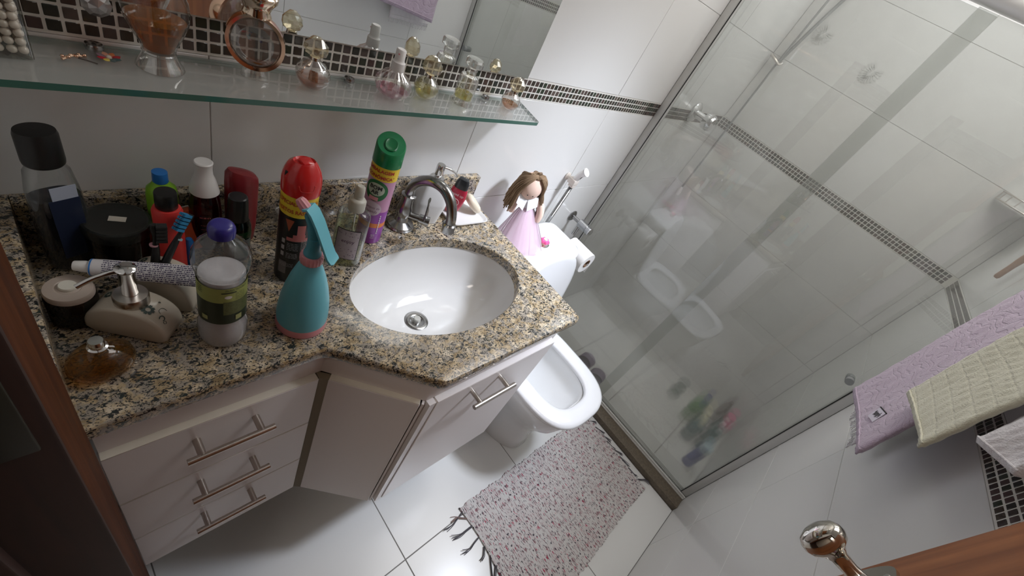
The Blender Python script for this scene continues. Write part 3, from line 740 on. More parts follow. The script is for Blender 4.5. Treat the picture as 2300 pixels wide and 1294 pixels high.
loft(bm, rg, M, caps=(False, True)); obj('press_button', bm, pm('dark_green_plastic', (.008, .15, .05), .3), cp)
# --- insect spray can
x, y = .455, -.160
t = thing('insecticide_can', 'black aerosol can with domed red cap and yellow band behind the turquoise sprayer', 'spray can', (x, y, .88), face(x, y))
r = .0265
bm = nb(); lathe(bm, [(.0001, .0005), (.024, 0), (.026, .0015), (r, .004), (r, .150)], 40, caps=(True, False)); bd = obj('can_body', bm, BLACKP, t)
bm = nb(); lathe(bm, [(r + .0004, .1465), (r + .0004, .185)], 40, caps=(False, False)); yb = obj('yellow_band', bm, YELLOW, t)
bm = nb(); text_cyl(bm, ("ESPECIALISTA PARA", .0095, .0002, 0), r + .0007, .1695, -.02, xs=.78); text_cyl(bm, ("INSETOS RASTEIROS", .0095, .0002, 0), r + .0007, .1545, -.02, xs=.78); obj('printed_words', bm, INKR, yb)
bm = nb(); a0 = -.35; vv = []
for u, z in ((-.24, .1405), (.24, .1405), (0, .1175)): vv.append(bm.verts.new(((r + .0012) * math.sin(a0 + u), -(r + .0012) * math.cos(a0 + u), z)))
bm.faces.new(vv); obj('warning_triangle', bm, pm('rust_print', (.40, .09, .04), .4), bd)
bm = nb(); arcband(bm, r, .104, .112, -.10, .6, th=.0006); arcband(bm, r, .098, .105, -.45, .75, th=.0005); arcband(bm, r, .112, .132, .10, .55, th=.0006); obj('coral_print', bm, pm('coral_print', (.55, .16, .15), .4), bd)
bm = nb(); bars(bm, r, [.092 - .0034 * k for k in range(5)], -.38, .25, h=.0009, seed=5); bars(bm, r, [.070 - .0032 * k for k in range(4)], -.38, .25, h=.0009, seed=6)
for z in (.090, .076, .062): arcband(bm, r, z, z + .009, -.72, -.52, 3, th=.0007)
bars(bm, r, [.1 - .0032 * k for k in range(12)], .38, .75, h=.0009, seed=8); bars(bm, r, [.046 - .003 * k for k in range(3)], -.75, .1, h=.0006, seed=9); obj('small_print', bm, pm('dull_white_ink', (.45, .42, .42), .5), bd, kind='stuff')
bm = nb(); arcband(bm, r, .022, .050, -.80, -.30, 6, th=.0005); obj('grey_panel', bm, pm('grey_panel_print', (.16, .14, .14), .4), bd)
bm = nb(); rg = []
for k, (rr, z) in enumerate(((r + .0016, .184), (r + .0018, .187), (r + .0018, .205), (r + .0002, .214), (.0242, .2215), (.0212, .2275))):
    rg.append(sring(0, 0, z, rr, rr, 2, 40))
rg.append([(px, py, .2320 + .16 * (px - py) * .7) for px, py, _ in sring(0, 0, 0, .0175, .0175, 2, 40)])
rg.append([(px, py, .2348 + .16 * (px - py) * .7) for px, py, _ in sring(0, 0, 0, .0150, .0150, 2, 40)])
rg.append([(px, py, .2318 + .12 * (px - py) * .7) for px, py, _ in sring(0, 0, 0, .0130, .0130, 2, 40)])
rg.append([(px, py, .2318) for px, py, _ in sring(0, 0, 0, .0001, .0001, 2, 40)])
loft(bm, rg, caps=(False, True)); cp = obj('cap', bm, RED, t)
bm = nb(); box(bm, (.002, -.003, .2335), (.017, .019, .0065), M=RZ(.5), bev=.002); obj('press_button', bm, RED, cp)
bm = nb(); box(bm, (-.0155, -.0195, .2165), (.0045, .003, .0075), M=RZ(-.3), bev=.0005); obj('nozzle_opening', bm, BLACKP, cp)
bm = nb(); tube(bm, smoothpath([((r + .0012) * math.sin(a), -(r + .0012) * math.cos(a), z) for a, z in ((-.1, .207), (.0, .199), (.3, .198), (.62, .199), (.72, .208))], 4), .0010, 6); obj('cap_ridge', bm, RED, cp)
# --- turquoise trigger sprayer
x, y = .428, -.270
t = thing('trigger_sprayer', 'turquoise plastic spray bottle with pink collar, pink base and pink nozzle', 'spray bottle', (x, y, .88), face(x, y) - .35)
bm = nb(); lathe(bm, [(.0001, .001), (.036, 0), (.0382, .0015), (.0386, .006), (.0378, .0165)], 48, caps=(True, False)); obj('base_ring', bm, PINK, t)
bm = nb(); lathe(bm, [(.0378, .0160), (.0382, .022), (.0378, .036), (.0355, .060), (.031, .085), (.025, .108), (.0185, .127), (.0138, .139), (.0128, .146)], 48, caps=(False, True)); obj('bottle_body', bm, SKY, t)
bm = nb(); lathe(bm, [(.0138, .139), (.0155, .141), (.0158, .152), (.0142, .1545), (.0001, .155)], 60, flute=.03, fn=20); obj('screw_collar', bm, PINK, t)
bm = nb(); lathe(bm, [(.0120, .154), (.0122, .158), (.0108, .160), (.0095, .166), (.0088, .185)], 28); tube(bm, smoothpath([(0, 0, .165), (-.001, 0, .185), (-.005, 0, .205), (-.012, 0, .222)], 4), [.0088] * 4 + [.0085] * 4 + [.0075] * 4 + [.006], 14, flat=.9); obj('pump_housing', bm, SKYD, t)
bm = nb()
prof = [(-.0180, .2290), (-.0120, .2325), (-.0060, .2270), (.003, .212), (.012, .193), (.0200, .175), (.0255, .1640), (.0310, .1580), (.0345, .1570)]
rg = []
for i, (px, pz) in enumerate(prof):
    a = prof[max(i - 1, 0)]; b_ = prof[min(i + 1, len(prof) - 1)]; tx, tz = b_[0] - a[0], b_[1] - a[1]; l = math.hypot(tx, tz); nx, nz = tz / l, -tx / l
    wd = (.0095, .0110, .0120, .0125, .0125, .0122, .0122, .0120, .0085)[i]; th = .0016
    rg.append([(px - nx * th, -wd, pz - nz * th), (px + nx * th, -wd, pz + nz * th), (px + nx * th, wd, pz + nz * th), (px - nx * th, wd, pz - nz * th)])
loft(bm, rg); obj('trigger', bm, SKY, t)
bm = nb(); lathe(bm, [(.0001, 0), (.0075, 0), (.0068, .012), (.0050, .0165), (.0001, .0168)], 40, flute=.05, fn=10, M=T((-.0160, 0, .2270)) @ RY(-PI * .25)); obj('nozzle', bm, PINK, t)
# --- powder bottle
x, y = .320, -.2565
t = thing('bath_salt_bottle', 'clear bottle of white powder with violet-blue cap and green label', 'bottle', (x, y, .88), face(x, y))
outer = [(.0001, .002), (.022, .0005), (.027, .004), (.0300, .012), (.0308, .026), (.0300, .042), (.0278, .050), (.0276, .056), (.0280, .060), (.0280, .138), (.0290, .143), (.0322, .150), (.0330, .160), (.0320, .170), (.0270, .182), (.0180, .192), (.0125, .197), (.0118, .203)]
bm = nb(); lathe(bm, outer, 48, caps=(True, False)); obj('bottle_body', bm, GLASSB, t)
bm = nb(); lathe(bm, [(max(.0001, r_ - .0012), z + .001) for r_, z in outer if z < .136] + [(.0265, .1365), (.020, .1395), (.010, .1385), (.0001, .1370)], 48); obj('powder', bm, POWDER, t)
bm = nb(); lathe(bm, [(.0284, .060), (.0284, .106)], 48, caps=(False, False)); lb = obj('dark_label', bm, LABELD, t)
bm = nb(); lathe(bm, [(.0285, .104), (.0285, .131)], 48, caps=(False, False)); obj('olive_label', bm, LABELG, t)
bm = nb(); arcband(bm, .0284, .080, .106, .02, 1.3, th=.0005); obj('olive_label', bm, pm('mid_olive_print', (.12, .14, .05), .45, noise=.5, nscale=300), lb)
bm = nb(); arcband(bm, .0285, .1225, .1245, -.05, .55, th=.0006); bars(bm, .0285, [.129, .127], .1, 1.1, h=.0007, seed=11); bars(bm, .0285, [.121 - .0024 * k for k in range(6)], .5, .95, h=.0006, seed=12); bars(bm, .0285, [.128 - .0035 * k for k in range(4)], -1.1, -.85, h=.0012, seed=13); obj('small_print', bm, LABELD, t, kind='stuff')
bm = nb(); disccyl(bm, .0285, .1155, .22, .0042, .0007, sy=.7); obj('white_mark', bm, INKW, t)
bm = nb(); arcband(bm, .0284, .066, .076, .52, .82, th=.0007); obj('pale_mark', bm, pm('pale_green_mark', (.40, .42, .18), .5), lb)
bm = nb(); arcband(bm, .0284, .067, .075, -.9, -.62, th=.0007); obj('pale_mark', bm, MATS['pale_green_mark'], lb)
bm = nb(); lathe(bm, [(.0132, .1985), (.0144, .1995), (.0148, .206), (.0144, .211), (.0122, .2152), (.0095, .2165), (.0001, .2160)], 40); obj('cap', bm, NAVY, t)
# --- pump spray bottle with label
x, y = .561, -.152
t = thing('room_spray_bottle', 'clear spray bottle with grey label in front of the purple can', 'spray bottle', (x, y, .88), face(x, y))
bm = nb(); lathe(bm, [(.0001, .001), (.026, 0), (.0285, .003), (.0290, .008), (.0290, .112), (.0275, .119), (.021, .1245), (.0125, .127), (.0115, .130)], 44, sy=.75, n=2.4, caps=(True, False)); obj('bottle_body', bm, GLASSB, t)
bm = nb(); lathe(bm, [(.0001, .002), (.025, .0015), (.0278, .004), (.0278, .098), (.0001, .098)], 44, sy=.74, n=2.4); obj('liquid', bm, CLEARL, t)
bm = nb()
def onse(u, z, g):
    return (u, -(.0290 * .75) * max(0, 1 - abs(u / .0292) ** 2.4) ** (1 / 2.4) - g, z)
def sheet(bm, x0, x1, z0, z1, g, n=12):
    A = [bm.verts.new(onse(x0 + (x1 - x0) * i / n, z0, g)) for i in range(n + 1)]; B = [bm.verts.new(onse(x0 + (x1 - x0) * i / n, z1, g)) for i in range(n + 1)]
    for i in range(n): bm.faces.new((A[i], A[i + 1], B[i + 1], B[i]))
sheet(bm, -.0225, .0190, .020, .092, .0004); lb = obj('label', bm, INKB, t)
bm = nb(); sheet(bm, -.0213, .0178, .0215, .0905, .0008); obj('label_panel', bm, PINKLAB, lb)
bm = nb(); V_, F_ = TXT[("enjoy", .009, .0001, 0)]
vv = [bm.verts.new(onse(v.x * 1.2 - .001, v.y * 1.2 + .062, .0012)) for v in V_]
for f in F_: bm.faces.new([vv[i] for i in f])
rnd = random.Random(5)
for k in range(46):
    u, z = rnd.uniform(-.020, .016), rnd.choice([rnd.uniform(.078, .089), rnd.uniform(.024, .052)]); s_ = rnd.uniform(.0004, .0011)
    q = [bm.verts.new(onse(u + a * s_ * 1.6, z + b_ * s_ * 1.6, .0012)) for a, b_ in ((-1, 0), (0, -.5), (1, 0), (0, .5))]; bm.faces.new(q)
obj('printed_words', bm, pm('dark_plum_ink', (.10, .05, .09), .5), lb)
bm = nb(); lathe(bm, [(.0145, .1265), (.0150, .128), (.0148, .146), (.0125, .1495), (.0080, .151), (.0075, .156)], 36); lathe(bm, [(.0078, .153), (.0088, .156), (.0085, .168), (.0078, .1745), (.0060, .1765), (.0001, .1760)], 24, sx=1.0, sy=.85); cp = obj('spray_cap', bm, pm('ivory_translucent_plastic', (.70, .68, .60), .35, trans=.25), t)
bm = nb(); tube(bm, smoothpath([(0, 0, .15), (.001, -.002, .11), (.004, -.004, .06), (.006, -.006, .012)], 5), .0013, 6); obj('dip_tube', bm, WHITEP, cp)
# --- small clear glass dish/box behind the cans
t = thing('glass_dish', 'square clear glass dish behind the red-capped can', 'dish', (.515, -.062, .88), .12)
bm = nb(); rg = [sring(0, 0, z, a, a * .8, 6, 32) for a, z in ((.0001, .004), (.026, .004), (.030, .008), (.040, .045), (.0425, .046), (.033, .004), (.030, .0), (.0001, .0))]
loft(bm, rg, caps=(True, True)); obj('dish_body', bm, CRYST, t)
bm = nb()
for k in range(7): box(bm, (random.uniform(-.015, .015), random.uniform(-.012, .012), .012 + .004 * k), (.034, .0035, .0035), M=RZ(random.uniform(0, 3)))
tag(obj('hair_pins', bm, pm('pale_wood_pins', (.55, .42, .2), .6)), 'little bundle of pale pins lying in the square glass dish', 'pins'); bpy.data.objects['hair_pins'].location = (.515, -.062, .879)
# --- mouthwash
x, y = .1950, -.0600
t = thing('mouthwash_bottle', 'large blue mouthwash bottle with tall black cap in the corner', 'bottle', (x, y, .88), .35)
pr = [(.0001, .001), (.034, 0), (.038, .004), (.0385, .01), (.0385, .10), (.0375, .118), (.036, .132), (.033, .146), (.026, .158), (.0205, .1655), (.0195, .172)]
pr = [(a * (.70 if b_ < .15 else .82), b_) for a, b_ in pr]
bm = nb(); lathe(bm, pr, 48, sy=.66, n=2.6, caps=(True, False)); obj('bottle_body', bm, GLASSB, t)
bm = nb(); lathe(bm, [(r_ - .0012 if r_ > .01 else r_, z + .001) for r_, z in pr if z < .119] + [(.0001, .1185)], 48, sy=.64, n=2.6); obj('liquid', bm, BLUEL, t)
bm = nb(); box2(bm, (-.016, -.0216, .030), (.015, -.0206, .126)); lb = obj('front_label', bm, pm('midnight_label', (.012, .02, .05), .4), t)
bm = nb(); box2(bm, (-.012, -.0218, .1262), (.014, -.0208, .1450), M=T((0, .0, 0))); obj('label_top', bm, pm('silver_blue_label', (.40, .45, .55), .4), lb)
bm = nb(); lathe(bm, [(.0180, .166), (.0195, .168), (.0200, .172), (.0196, .206), (.0182, .211), (.0001, .212)], 40, sx=1.0, sy=.84); obj('cap', bm, BLACKP, t)
# --- black cream jar
x, y = .2470, -.0740
t = thing('cream_jar', 'round black cream jar with a price sticker on its lid', 'jar', (x, y, .88), 0)
bm = nb(); lathe(bm, [(.0001, .001), (.034, 0), (.0365, .003), (.037, .01), (.037, .060), (.035, .066)], 48, caps=(True, False)); obj('jar_body', bm, JARGL, t)
bm = nb(); lathe(bm, [(.0001, .002), (.032, .002), (.0325, .055), (.0001, .055)], 40); obj('cream', bm, pm('dark_cream', (.035, .028, .02), .6), t)
bm = nb(); lathe(bm, [(.0375, .066), (.0388, .067), (.0392, .077), (.0378, .0815), (.0350, .0825), (.033, .0815), (.0001, .0815)], 56); ld = obj('lid', bm, pm('black_lid', (.016, .018, .016), .22), t)
bm = nb(); box(bm, (.001, .001, .0819), (.019, .0105, .0004), M=RZ(-.35)); st = obj('price_sticker', bm, pm('cream_sticker', (.62, .58, .50), .6), ld)
# --- coral red bottle with black cap
x, y = .2985, -.110
t = thing('lotion_bottle', 'coral red bottle with black cap behind the toothbrushes', 'bottle', (x, y, .88), face(x, y)); t.scale = (1, 1, .93)
bm = nb(); lathe(bm, [(.0001, .001), (.019, 0), (.0215, .003), (.022, .008), (.0215, .085), (.0205, .090), (.0215, .095), (.0205, .098), (.0215, .103), (.022, .130), (.0195, .136), (.0130, .1380)], 44, sx=.82, sy=.72, caps=(True, True)); obj('bottle_body', bm, CORAL, t)
bm = nb(); lathe(bm, [(.0122, .1375), (.0130, .1385), (.0130, .162), (.0122, .1645), (.0001, .165)], 36); obj('cap', bm, BLACKP, t)
# --- lime bottle with blue cap
x, y = .3060, -.0500
t = thing('sanitizer_bottle', 'lime green bottle with a blue cap near the wall', 'bottle', (x, y, .88), .1)
bm = nb(); lathe(bm, [(.0001, .001), (.017, 0), (.0185, .003), (.0185, .106), (.0170, .116), (.0110, .123), (.0095, .127)], 36, sx=1.05, sy=.8, caps=(True, True)); obj('bottle_body', bm, LIME, t)
bm = nb(); lathe(bm, [(.0092, .126), (.0097, .127), (.0092, .1425), (.0001, .143)], 28); obj('cap', bm, BLUEC, t)
# --- orange-red compact leaning against the wall
t = thing('round_compact', 'orange-red round compact with a white rim leaning behind the coral bottle', 'compact', (.3400, -.0600, .88), 0); t.scale = (1.1, 1.1, 1.15)
bm = nb(); lathe(bm, [(.0001, -.006), (.030, -.006), (.032, -.003), (.032, .003), (.030, .006), (.0001, .006)], 40, M=T((0, 0, .0335)) @ RY(.25) @ RX(PI / 2 - .3)); obj('case', bm, ORANGER, t)
bm = nb(); lathe(bm, [(.0300, -.0075), (.0325, -.0075), (.0325, -.0045), (.0300, -.0045)], 40, caps=(False, False), M=T((0, 0, .0335)) @ RY(.25) @ RX(PI / 2 - .3)); obj('rim', bm, WHITEP, t)
# --- dark red bottle with a tall white cap
x, y = .3575, -.0585
t = thing('shampoo_bottle', 'dark red bottle under a tall flared white cap', 'bottle', (x, y, .88), face(x, y))
bm = nb(); lathe(bm, [(.0001, .001), (.020, 0), (.0225, .003), (.0228, .01), (.0222, .075), (.0205, .095), (.0175, .110), (.015, .115)], 44, sy=.85, caps=(True, True)); obj('bottle_body', bm, REDL, t)
bm = nb(); lathe(bm, [(.0001, .002), (.0212, .002), (.0215, .06), (.0001, .062)], 40, sy=.84); obj('shampoo', bm, pm('wine_gel', (.10, .01, .015), .4), t)
bm = nb(); bars(bm, .0222, [.073], -.35, .3, h=.0025, seed=20); bars(bm, .0222, [.058, .05], -.3, .2, h=.0008, seed=21); obj('small_print', bm, pm('rose_ink', (.5, .12, .14), .5), t, kind='stuff')
bm = nb(); lathe(bm, [(.0185, .110), (.0200, .112), (.0192, .117), (.0150, .134), (.0120, .142), (.0112, .152), (.0118, .161), (.0125, .1635), (.0110, .165), (.0055, .1642), (.0001, .1645)], 44); obj('cap', bm, WHITEP, t)
# --- maroon round-shouldered bottle
x, y = .4100, -.0565
t = thing('conditioner_bottle', 'maroon flat bottle with a slanted rounded top against the wall', 'bottle', (x, y, .88), .2)
bm = nb(); rg = []
for a, b_, z, dz in ((.018, .012, 0, 0), (.0205, .014, .003, 0), (.0235, .0155, .03, 0), (.0250, .0160, .08, 0), (.0255, .0160, .122, .1), (.0245, .0150, .137, .32), (.0205, .0120, .1435, .38), (.0120, .006, .1455, .38), (.0001, .0001, .146, 0)):
    rg.append([(px, py, pz - dz * px) for px, py, pz in sring(0, 0, z, a, b_, 2.4, 40)])
loft(bm, rg); obj('bottle_body', bm, MAROON, t)
bm = nb(); bars(bm, .0245, [.1, .094], -.2, .2, h=.001, seed=31)
bm.free()
# --- dark green bottle with charcoal cap
x, y = .3915, -.096
t = thing('serum_bottle', 'small dark green glass bottle with charcoal cap in front of the maroon one', 'bottle', (x, y, .88), face(x, y))
bm = nb(); lathe(bm, [(.0001, .001), (.0175, 0), (.0192, .003), (.0195, .008), (.0190, .072), (.0165, .080), (.0145, .084)], 40, caps=(True, True)); obj('bottle_body', bm, DARKGL, t)
bm = nb(); lathe(bm, [(.0197, .052), (.0199, .053), (.0197, .062), (.0180, .070)], 40, caps=(False, False)); obj('green_ring', bm, pm('deep_green_ring', (.01, .05, .015), .25), t)
bm = nb(); arcband(bm, .0195, .010, .050, -.2, 1.1, th=.0006); obj('label', bm, pm('grey_green_label', (.22, .26, .25), .5, noise=.4, nscale=500), t)
bm = nb(); lathe(bm, [(.0145, .082), (.0152, .084), (.0142, .118), (.0132, .1255), (.0115, .127), (.0001, .1265)], 36); obj('cap', bm, DARKP, t)
# --- blue tube standing behind
t = thing('blue_tube', 'small blue plastic tube glimpsed behind the coral red bottle', 'tube', (.3235, -.098, .88), 0)
bm = nb(); lathe(bm, [(.0001, 0), (.0062, 0), (.0064, .045), (.004, .052), (.0001, .053)], 20); obj('tube_body', bm, BLUEC, t)
# --- round tub with white lid
x, y = .1800, -.1660
t = thing('white_lid_tub', 'low round tub with a white lid and raised white centre by the wooden door frame', 'tub', (x, y, .88), 0)
bm = nb(); lathe(bm, [(.0001, .001), (.022, 0), (.0248, .003), (.0252, .044), (.022, .049)], 44, caps=(True, False)); obj('tub_body', bm, JARGL, t)
bm = nb(); lathe(bm, [(.0230, .047), (.0240, .048), (.0242, .054), (.0230, .0565), (.0130, .0580), (.0120, .0572), (.0110, .0580), (.0001, .0580)], 52); ld = obj('lid', bm, pm('warm_white_lid', (.54, .46, .40), .45), t)
bm = nb(); lathe(bm, [(.0088, .0575), (.0092, .060), (.0082, .0618), (.0001, .0615)], 36); obj('lid_centre', bm, pm('chalk_white', (.74, .72, .64), .5), ld)
# --- ceramic set (half-round dispenser and toothbrush holder)
def halfring(z, R_, d, sx=1, k=1.0):
    pass
def dome_block(bm, Wd, H, D, N=24, bev=.003, floor=.004):
    """D-shaped block: half-ellipse profile in x-z, extruded along y"""
    def pro(s):
        pts = []
        w_, h_ = Wd - s, H - s
        pts += [(-w_ * .82, s * .6), (w_ * .82, s * .6)]
        for i in range(N + 1):
            a = PI * i / N; pts.append((w_ * math.cos(a) * (1 if True else 1), floor + (h_ - floor) * abs(math.sin(a)) ** .82 + .004))
        return pts
    rg = []
    for yy, s in ((-D, bev * 1.4), (-D + bev * .45, bev * .35), (-D + bev * 1.3, 0), (D - bev * 1.3, 0), (D - bev * .45, bev * .35), (D, bev * 1.4)):
        rg.append([(px, yy, pz) for px, pz in pro(s)])
    return loft(bm, rg)
def flower(bm, M, r=.0042, n=8):
    for k in range(n):
        a = 2 * PI * k / n; vs_ = []
        for u, v in ((.35, -.14), (.35, .14), (.7, .26), (1, .12), (.86, 0), (1, -.12), (.7, -.26)):
            vs_.append(bm.verts.new(M @ Vector((r * (u * math.cos(a) - v * math.sin(a)), r * (u * math.sin(a) + v * math.cos(a)), 0))))
        bm.faces.new(vs_)
def ontop(u, yy, Wd, H, floor=.004, lift=.0006):
    a = math.acos(max(-1, min(1, u / Wd))); z = floor + (H - floor) * abs(math.sin(a)) ** .82 + .004 + lift
    a2 = math.acos(max(-1, min(1, (u + .001) / Wd))); z2 = floor + (H - floor) * abs(math.sin(a2)) ** .82 + .004 + lift
    return T((u, yy, z)) @ RY(-math.atan2(z2 - z, .001))
def curl(bm, M, r, a0, a1, wdt=.0006, n=10):
    P = [M @ Vector((r * (1 - .35 * i / n) * math.cos(a0 + (a1 - a0) * i / n), r * (1 - .35 * i / n) * math.sin(a0 + (a1 - a0) * i / n), 0)) for i in range(n + 1)]
    tube(bm, P, wdt * .5, 5)
rzs = -.70
t = thing('soap_dispenser', 'half-round ivory ceramic soap dispenser with flowers and a chrome pump', 'soap dispenser', (.2330, -.2030, .88), rzs)
bm = nb(); dome_block(bm, .0470, .0500, .0225); db = obj('ceramic_body', bm, IVORY, t, ang=50)
bm = nb()
for u, v, r_ in ((.0215, -.007, .0082), (-.030, .006, .0060)): flower(bm, ontop(u, v, .0470, .050), r_)
curl(bm, ontop(.034, .0, .0470, .050), .0060, 1.0, 4.4); curl(bm, ontop(.0375, -.008, .0470, .050), .0042, 4, -.5, .0012); curl(bm, ontop(.041, -.010, .0470, .050), .0026, 0, 6); curl(bm, ontop(.026, .010, .0470, .050), .0012, 0, 6.28)
obj('flower_print', bm, INKG, db, kind='stuff')
bm = nb(); lathe(bm, [(.0170, .048), (.0185, .0485), (.0188, .051), (.0188, .064), (.0175, .0665), (.0085, .0680), (.0080, .0690)], 40); pb = obj('pump_base', bm, STEEL, t)
bm = nb(); lathe(bm, [(.0080, .068), (.0085, .070), (.0085, .107), (.0105, .1095), (.0112, .1130), (.0090, .1150), (.0001, .1155)], 32); tube(bm, smoothpath([(0, 0, .1100), (-.012, -.009, .1080), (-.024, -.020, .1030), (-.034, -.032, .0965)], 4), [.0034] * 6 + [.003] * 7, 12); obj('pump_head', bm, CHROME, pb)
t = thing('toothbrush_holder', 'half-round ivory ceramic toothbrush holder printed with dark flowers', 'toothbrush holder', (.2745, -.1600, .88), rzs)
bm = nb(); dome_block(bm, .0470, .0600, .0215); db = obj('ceramic_body', bm, IVORY, t, ang=50)
bm = nb(); flower(bm, ontop(-.026, .010, .0470, .060), .0056); flower(bm, ontop(.025, .004, .0470, .060), .0060); obj('flower_print', bm, INKG, db, kind='stuff')
bm = nb(); prism(bm, [(a, b_) for a, b_, _ in sring(0, .002, 0, .0135, .0095, 2, 28)], .0600, .0645); obj('brush_slot', bm, pm('slot_shade', (.02, .015, .015), .8), db)  # solid near-black oval; shade inside the hole put into its colour
def toothbrush(name, label, base, tip, headdir, hc, bc, ring, hl=.030, bl=(.02, .20, .42)):
    b_ = Vector(base); tp = Vector(tip); d = (tp - b_).normalized(); hd = Vector(headdir); hd = (hd - d * hd.dot(d)).normalized()
    t = thing(name, label, 'toothbrush', base)
    L_ = (tp - b_).length; P = [d * (L_ * k) + hd * (.002 * math.sin(k * PI)) for k in (0, .15, .35, .55, .7, .8, .9, 1)]
    bm = nb(); tube(bm, P, [.0066, .0064, .0058, .0042, .0030, .0038, .0050, .0040], 12, flat=.75); hn = obj('brush_handle', bm, hc, t)
    if ring:
        bm = nb(); tube(bm, [d * L_ * .50, d * L_ * .53], .0050, 14); obj('grip_ring', bm, ring, hn)
    sd = d.cross(hd).normalized(); Mh = Matrix((( *sd, 0), (*hd, 0), (*d, 0), (0, 0, 0, 1))).transposed()
    for k in range(5):
        for s in (-1, 0, 1):
            bm = nb() if (k == 0 and s == -1) else bm
            box(bm, (s * .0034, .0085, L_ - .003 - k * .0056), (.0028, .012, .0038), M=Mh)
    obj('bristles', bm, bl if not isinstance(bl, tuple) else pm('bristle_' + name + str(len(MATS)), bl, .7), hn)
    return t
toothbrush('toothbrush', 'black toothbrush with blue bristles leaning to the right', (.2790, -.1580, .944), (.3215, -.1320, 1.0080), (-.5, -.2, .6), DARKP, None, pm('ice_ring', (.35, .55, .62), .4), bl=(.03, .25, .50))
toothbrush('toothbrush', 'black toothbrush with black bristles and a pink grip ring standing upright', (.2690, -.1560, .944), (.2740, -.1500, 1.0120), (.9, -.1, .1), BLACKP, None, pm('rose_ring', (.55, .28, .32), .5), bl=(.02, .02, .02))
# --- toothpaste tube lying across the holder
t = thing('toothpaste_tube', 'white toothpaste tube lying across the ceramic set, covered in small print', 'toothpaste', (.2640, -.1795, .9530), 0)
t.rotation_euler = (.75, .0, -.44); t.scale = (1, .86, .86)
bm = nb(); rg = []
for xx, a, b_ in ((-.066, .0105, .0105), (-.0645, .0125, .0125), (-.05, .0135, .0118), (-.02, .0150, .0098), (.02, .0165, .0070), (.05, .0175, .0035), (.066, .0178, .0011), (.070, .0178, .0009)):
    rg.append([(xx, py, pz) for py, pz, _ in sring(0, 0, 0, a, b_, 2, 28)])
loft(bm, rg); tb = obj('tube_body', bm, TUBEM, t)
bm = nb(); rg = [[(xx, py, pz) for py, pz, _ in sring(0, 0, 0, a, a, 2, 24)] for xx, a in ((-.0665, .0085), (-.070, .0088), (-.080, .0074), (-.081, .0066))]
loft(bm, rg); obj('cap', bm, WHITEP, t)
bm = nb(); rg = [[(xx, py, pz) for py, pz, _ in sring(0, 0, 0, a, b_, 2, 28)] for xx, a, b_ in ((-.0640, .0129, .0128), (-.0625, .0131, .0126))]; loft(bm, rg, caps=(False, False)); obj('blue_band', bm, BLUEC, tb)
# --- amber glass perfume with silver cap
x, y = .1880, -.2610
t = thing('perfume_flask', 'squat round amber glass perfume flask with silver cap beside the door frame', 'perfume bottle', (x, y, .88), .2)
pr = [(.0001, .001), (.020, 0), (.0285, .0035), (.0325, .012), (.0328, .020), (.0300, .031), (.022, .040), (.0130, .045), (.0080, .047)]
bm = nb(); lathe(bm, pr, 48, sx=1.02, sy=.80, caps=(True, False)); obj('flask_body', bm, AMBG, t)
bm = nb(); lathe(bm, [(.0001, .004), (.024, .0045), (.0285, .011), (.0300, .016), (.0300, .021), (.0001, .021)], 44, sx=1.02, sy=.8); obj('liquid', bm, thin('pale_amber_liquid', (.86, .70, .44), (.60, .42, .22), haze=.10, hazecol=(.36, .24, .10)), t)
bm = nb(); lathe(bm, [(.0095, .0455), (.0098, .0480), (.0075, .0490), (.0080, .0580), (.0068, .0600), (.0001, .0601)], 32); obj('cap', bm, SILVER, t)
# --- white pump dispenser behind the tap
x, y = .8080, -.0640
t = thing('white_dispenser', 'white angular soap dispenser with a chrome pump behind the tap', 'soap dispenser', (x, y, .88), -.35); t.scale = (1.28, 1.2, .98)
bm = nb(); rg = [sring(0, 0, z, a, b_, 5, 32) for a, b_, z in ((.0001, .0001, .0), (.021, .018, 0), (.0225, .0195, .002), (.0285, .024, .055), (.0285, .024, .062), (.0225, .019, .100), (.0200, .017, .1055), (.013, .012, .107))]
loft(bm, rg); obj('dispenser_body', bm, pm('matt_white_ceramic', (.74, .735, .73), .3), t, ang=25)
bm = nb(); lathe(bm, [(.0140, .105), (.0145, .107), (.0143, .121), (.0125, .1235), (.0050, .1245), (.0048, .130)], 32); pb = obj('pump_collar', bm, CHROME, t)
bm = nb(); lathe(bm, [(.0070, .128), (.0078, .130), (.0078, .154), (.0070, .1565), (.0001, .157)], 28); tube(bm, smoothpath([(.003, -.002, .1515), (.016, -.006, .150), (.026, -.009, .1435), (.031, -.0105, .136)], 4), [.0032] * 6 + [.0026] * 7, 12, M=RZ(.25)); obj('pump_head', bm, CHROME, pb)
# --- soap dish with bar and small red bottle
t = thing('soap_dish', 'shallow white rectangular soap dish at the corner of the granite top', 'soap dish', (.9240, -.0765, .88), -.03)
bm = nb(); rg = [sring(0, 0, z, a, b_, 7, 40) for a, b_, z in ((.0001, .0001, .0045), (.048, .034, .0045), (.0555, .0405, .0070), (.0590, .0440, .0125), (.0610, .0460, .0132), (.0615, .0465, .0118), (.0560, .0410, .0030), (.050, .036, .0), (.0001, .0001, 0))]
loft(bm, rg); obj('dish_body', bm, CERAM, t, ang=50)
t = thing('soap_bar', 'cream oval bar of soap propped on edge in the white dish', 'soap', (.9480, -.0700, .8860), 0)
bm = nb(); rg = [sring(0, 0, z, a, b_, 2.3, 36) for a, b_, z in ((.0001, .0001, -.0105), (.022, .014, -.0105), (.030, .0205, -.007), (.0325, .0225, 0), (.030, .0205, .007), (.022, .014, .0105), (.012, .007, .0095), (.0001, .0001, .0095))]
loft(bm, rg, M=T((.008, 0, .0265)) @ RZ(-.35) @ RY(.72)); obj('soap_body', bm, SOAPM, t, ang=60)
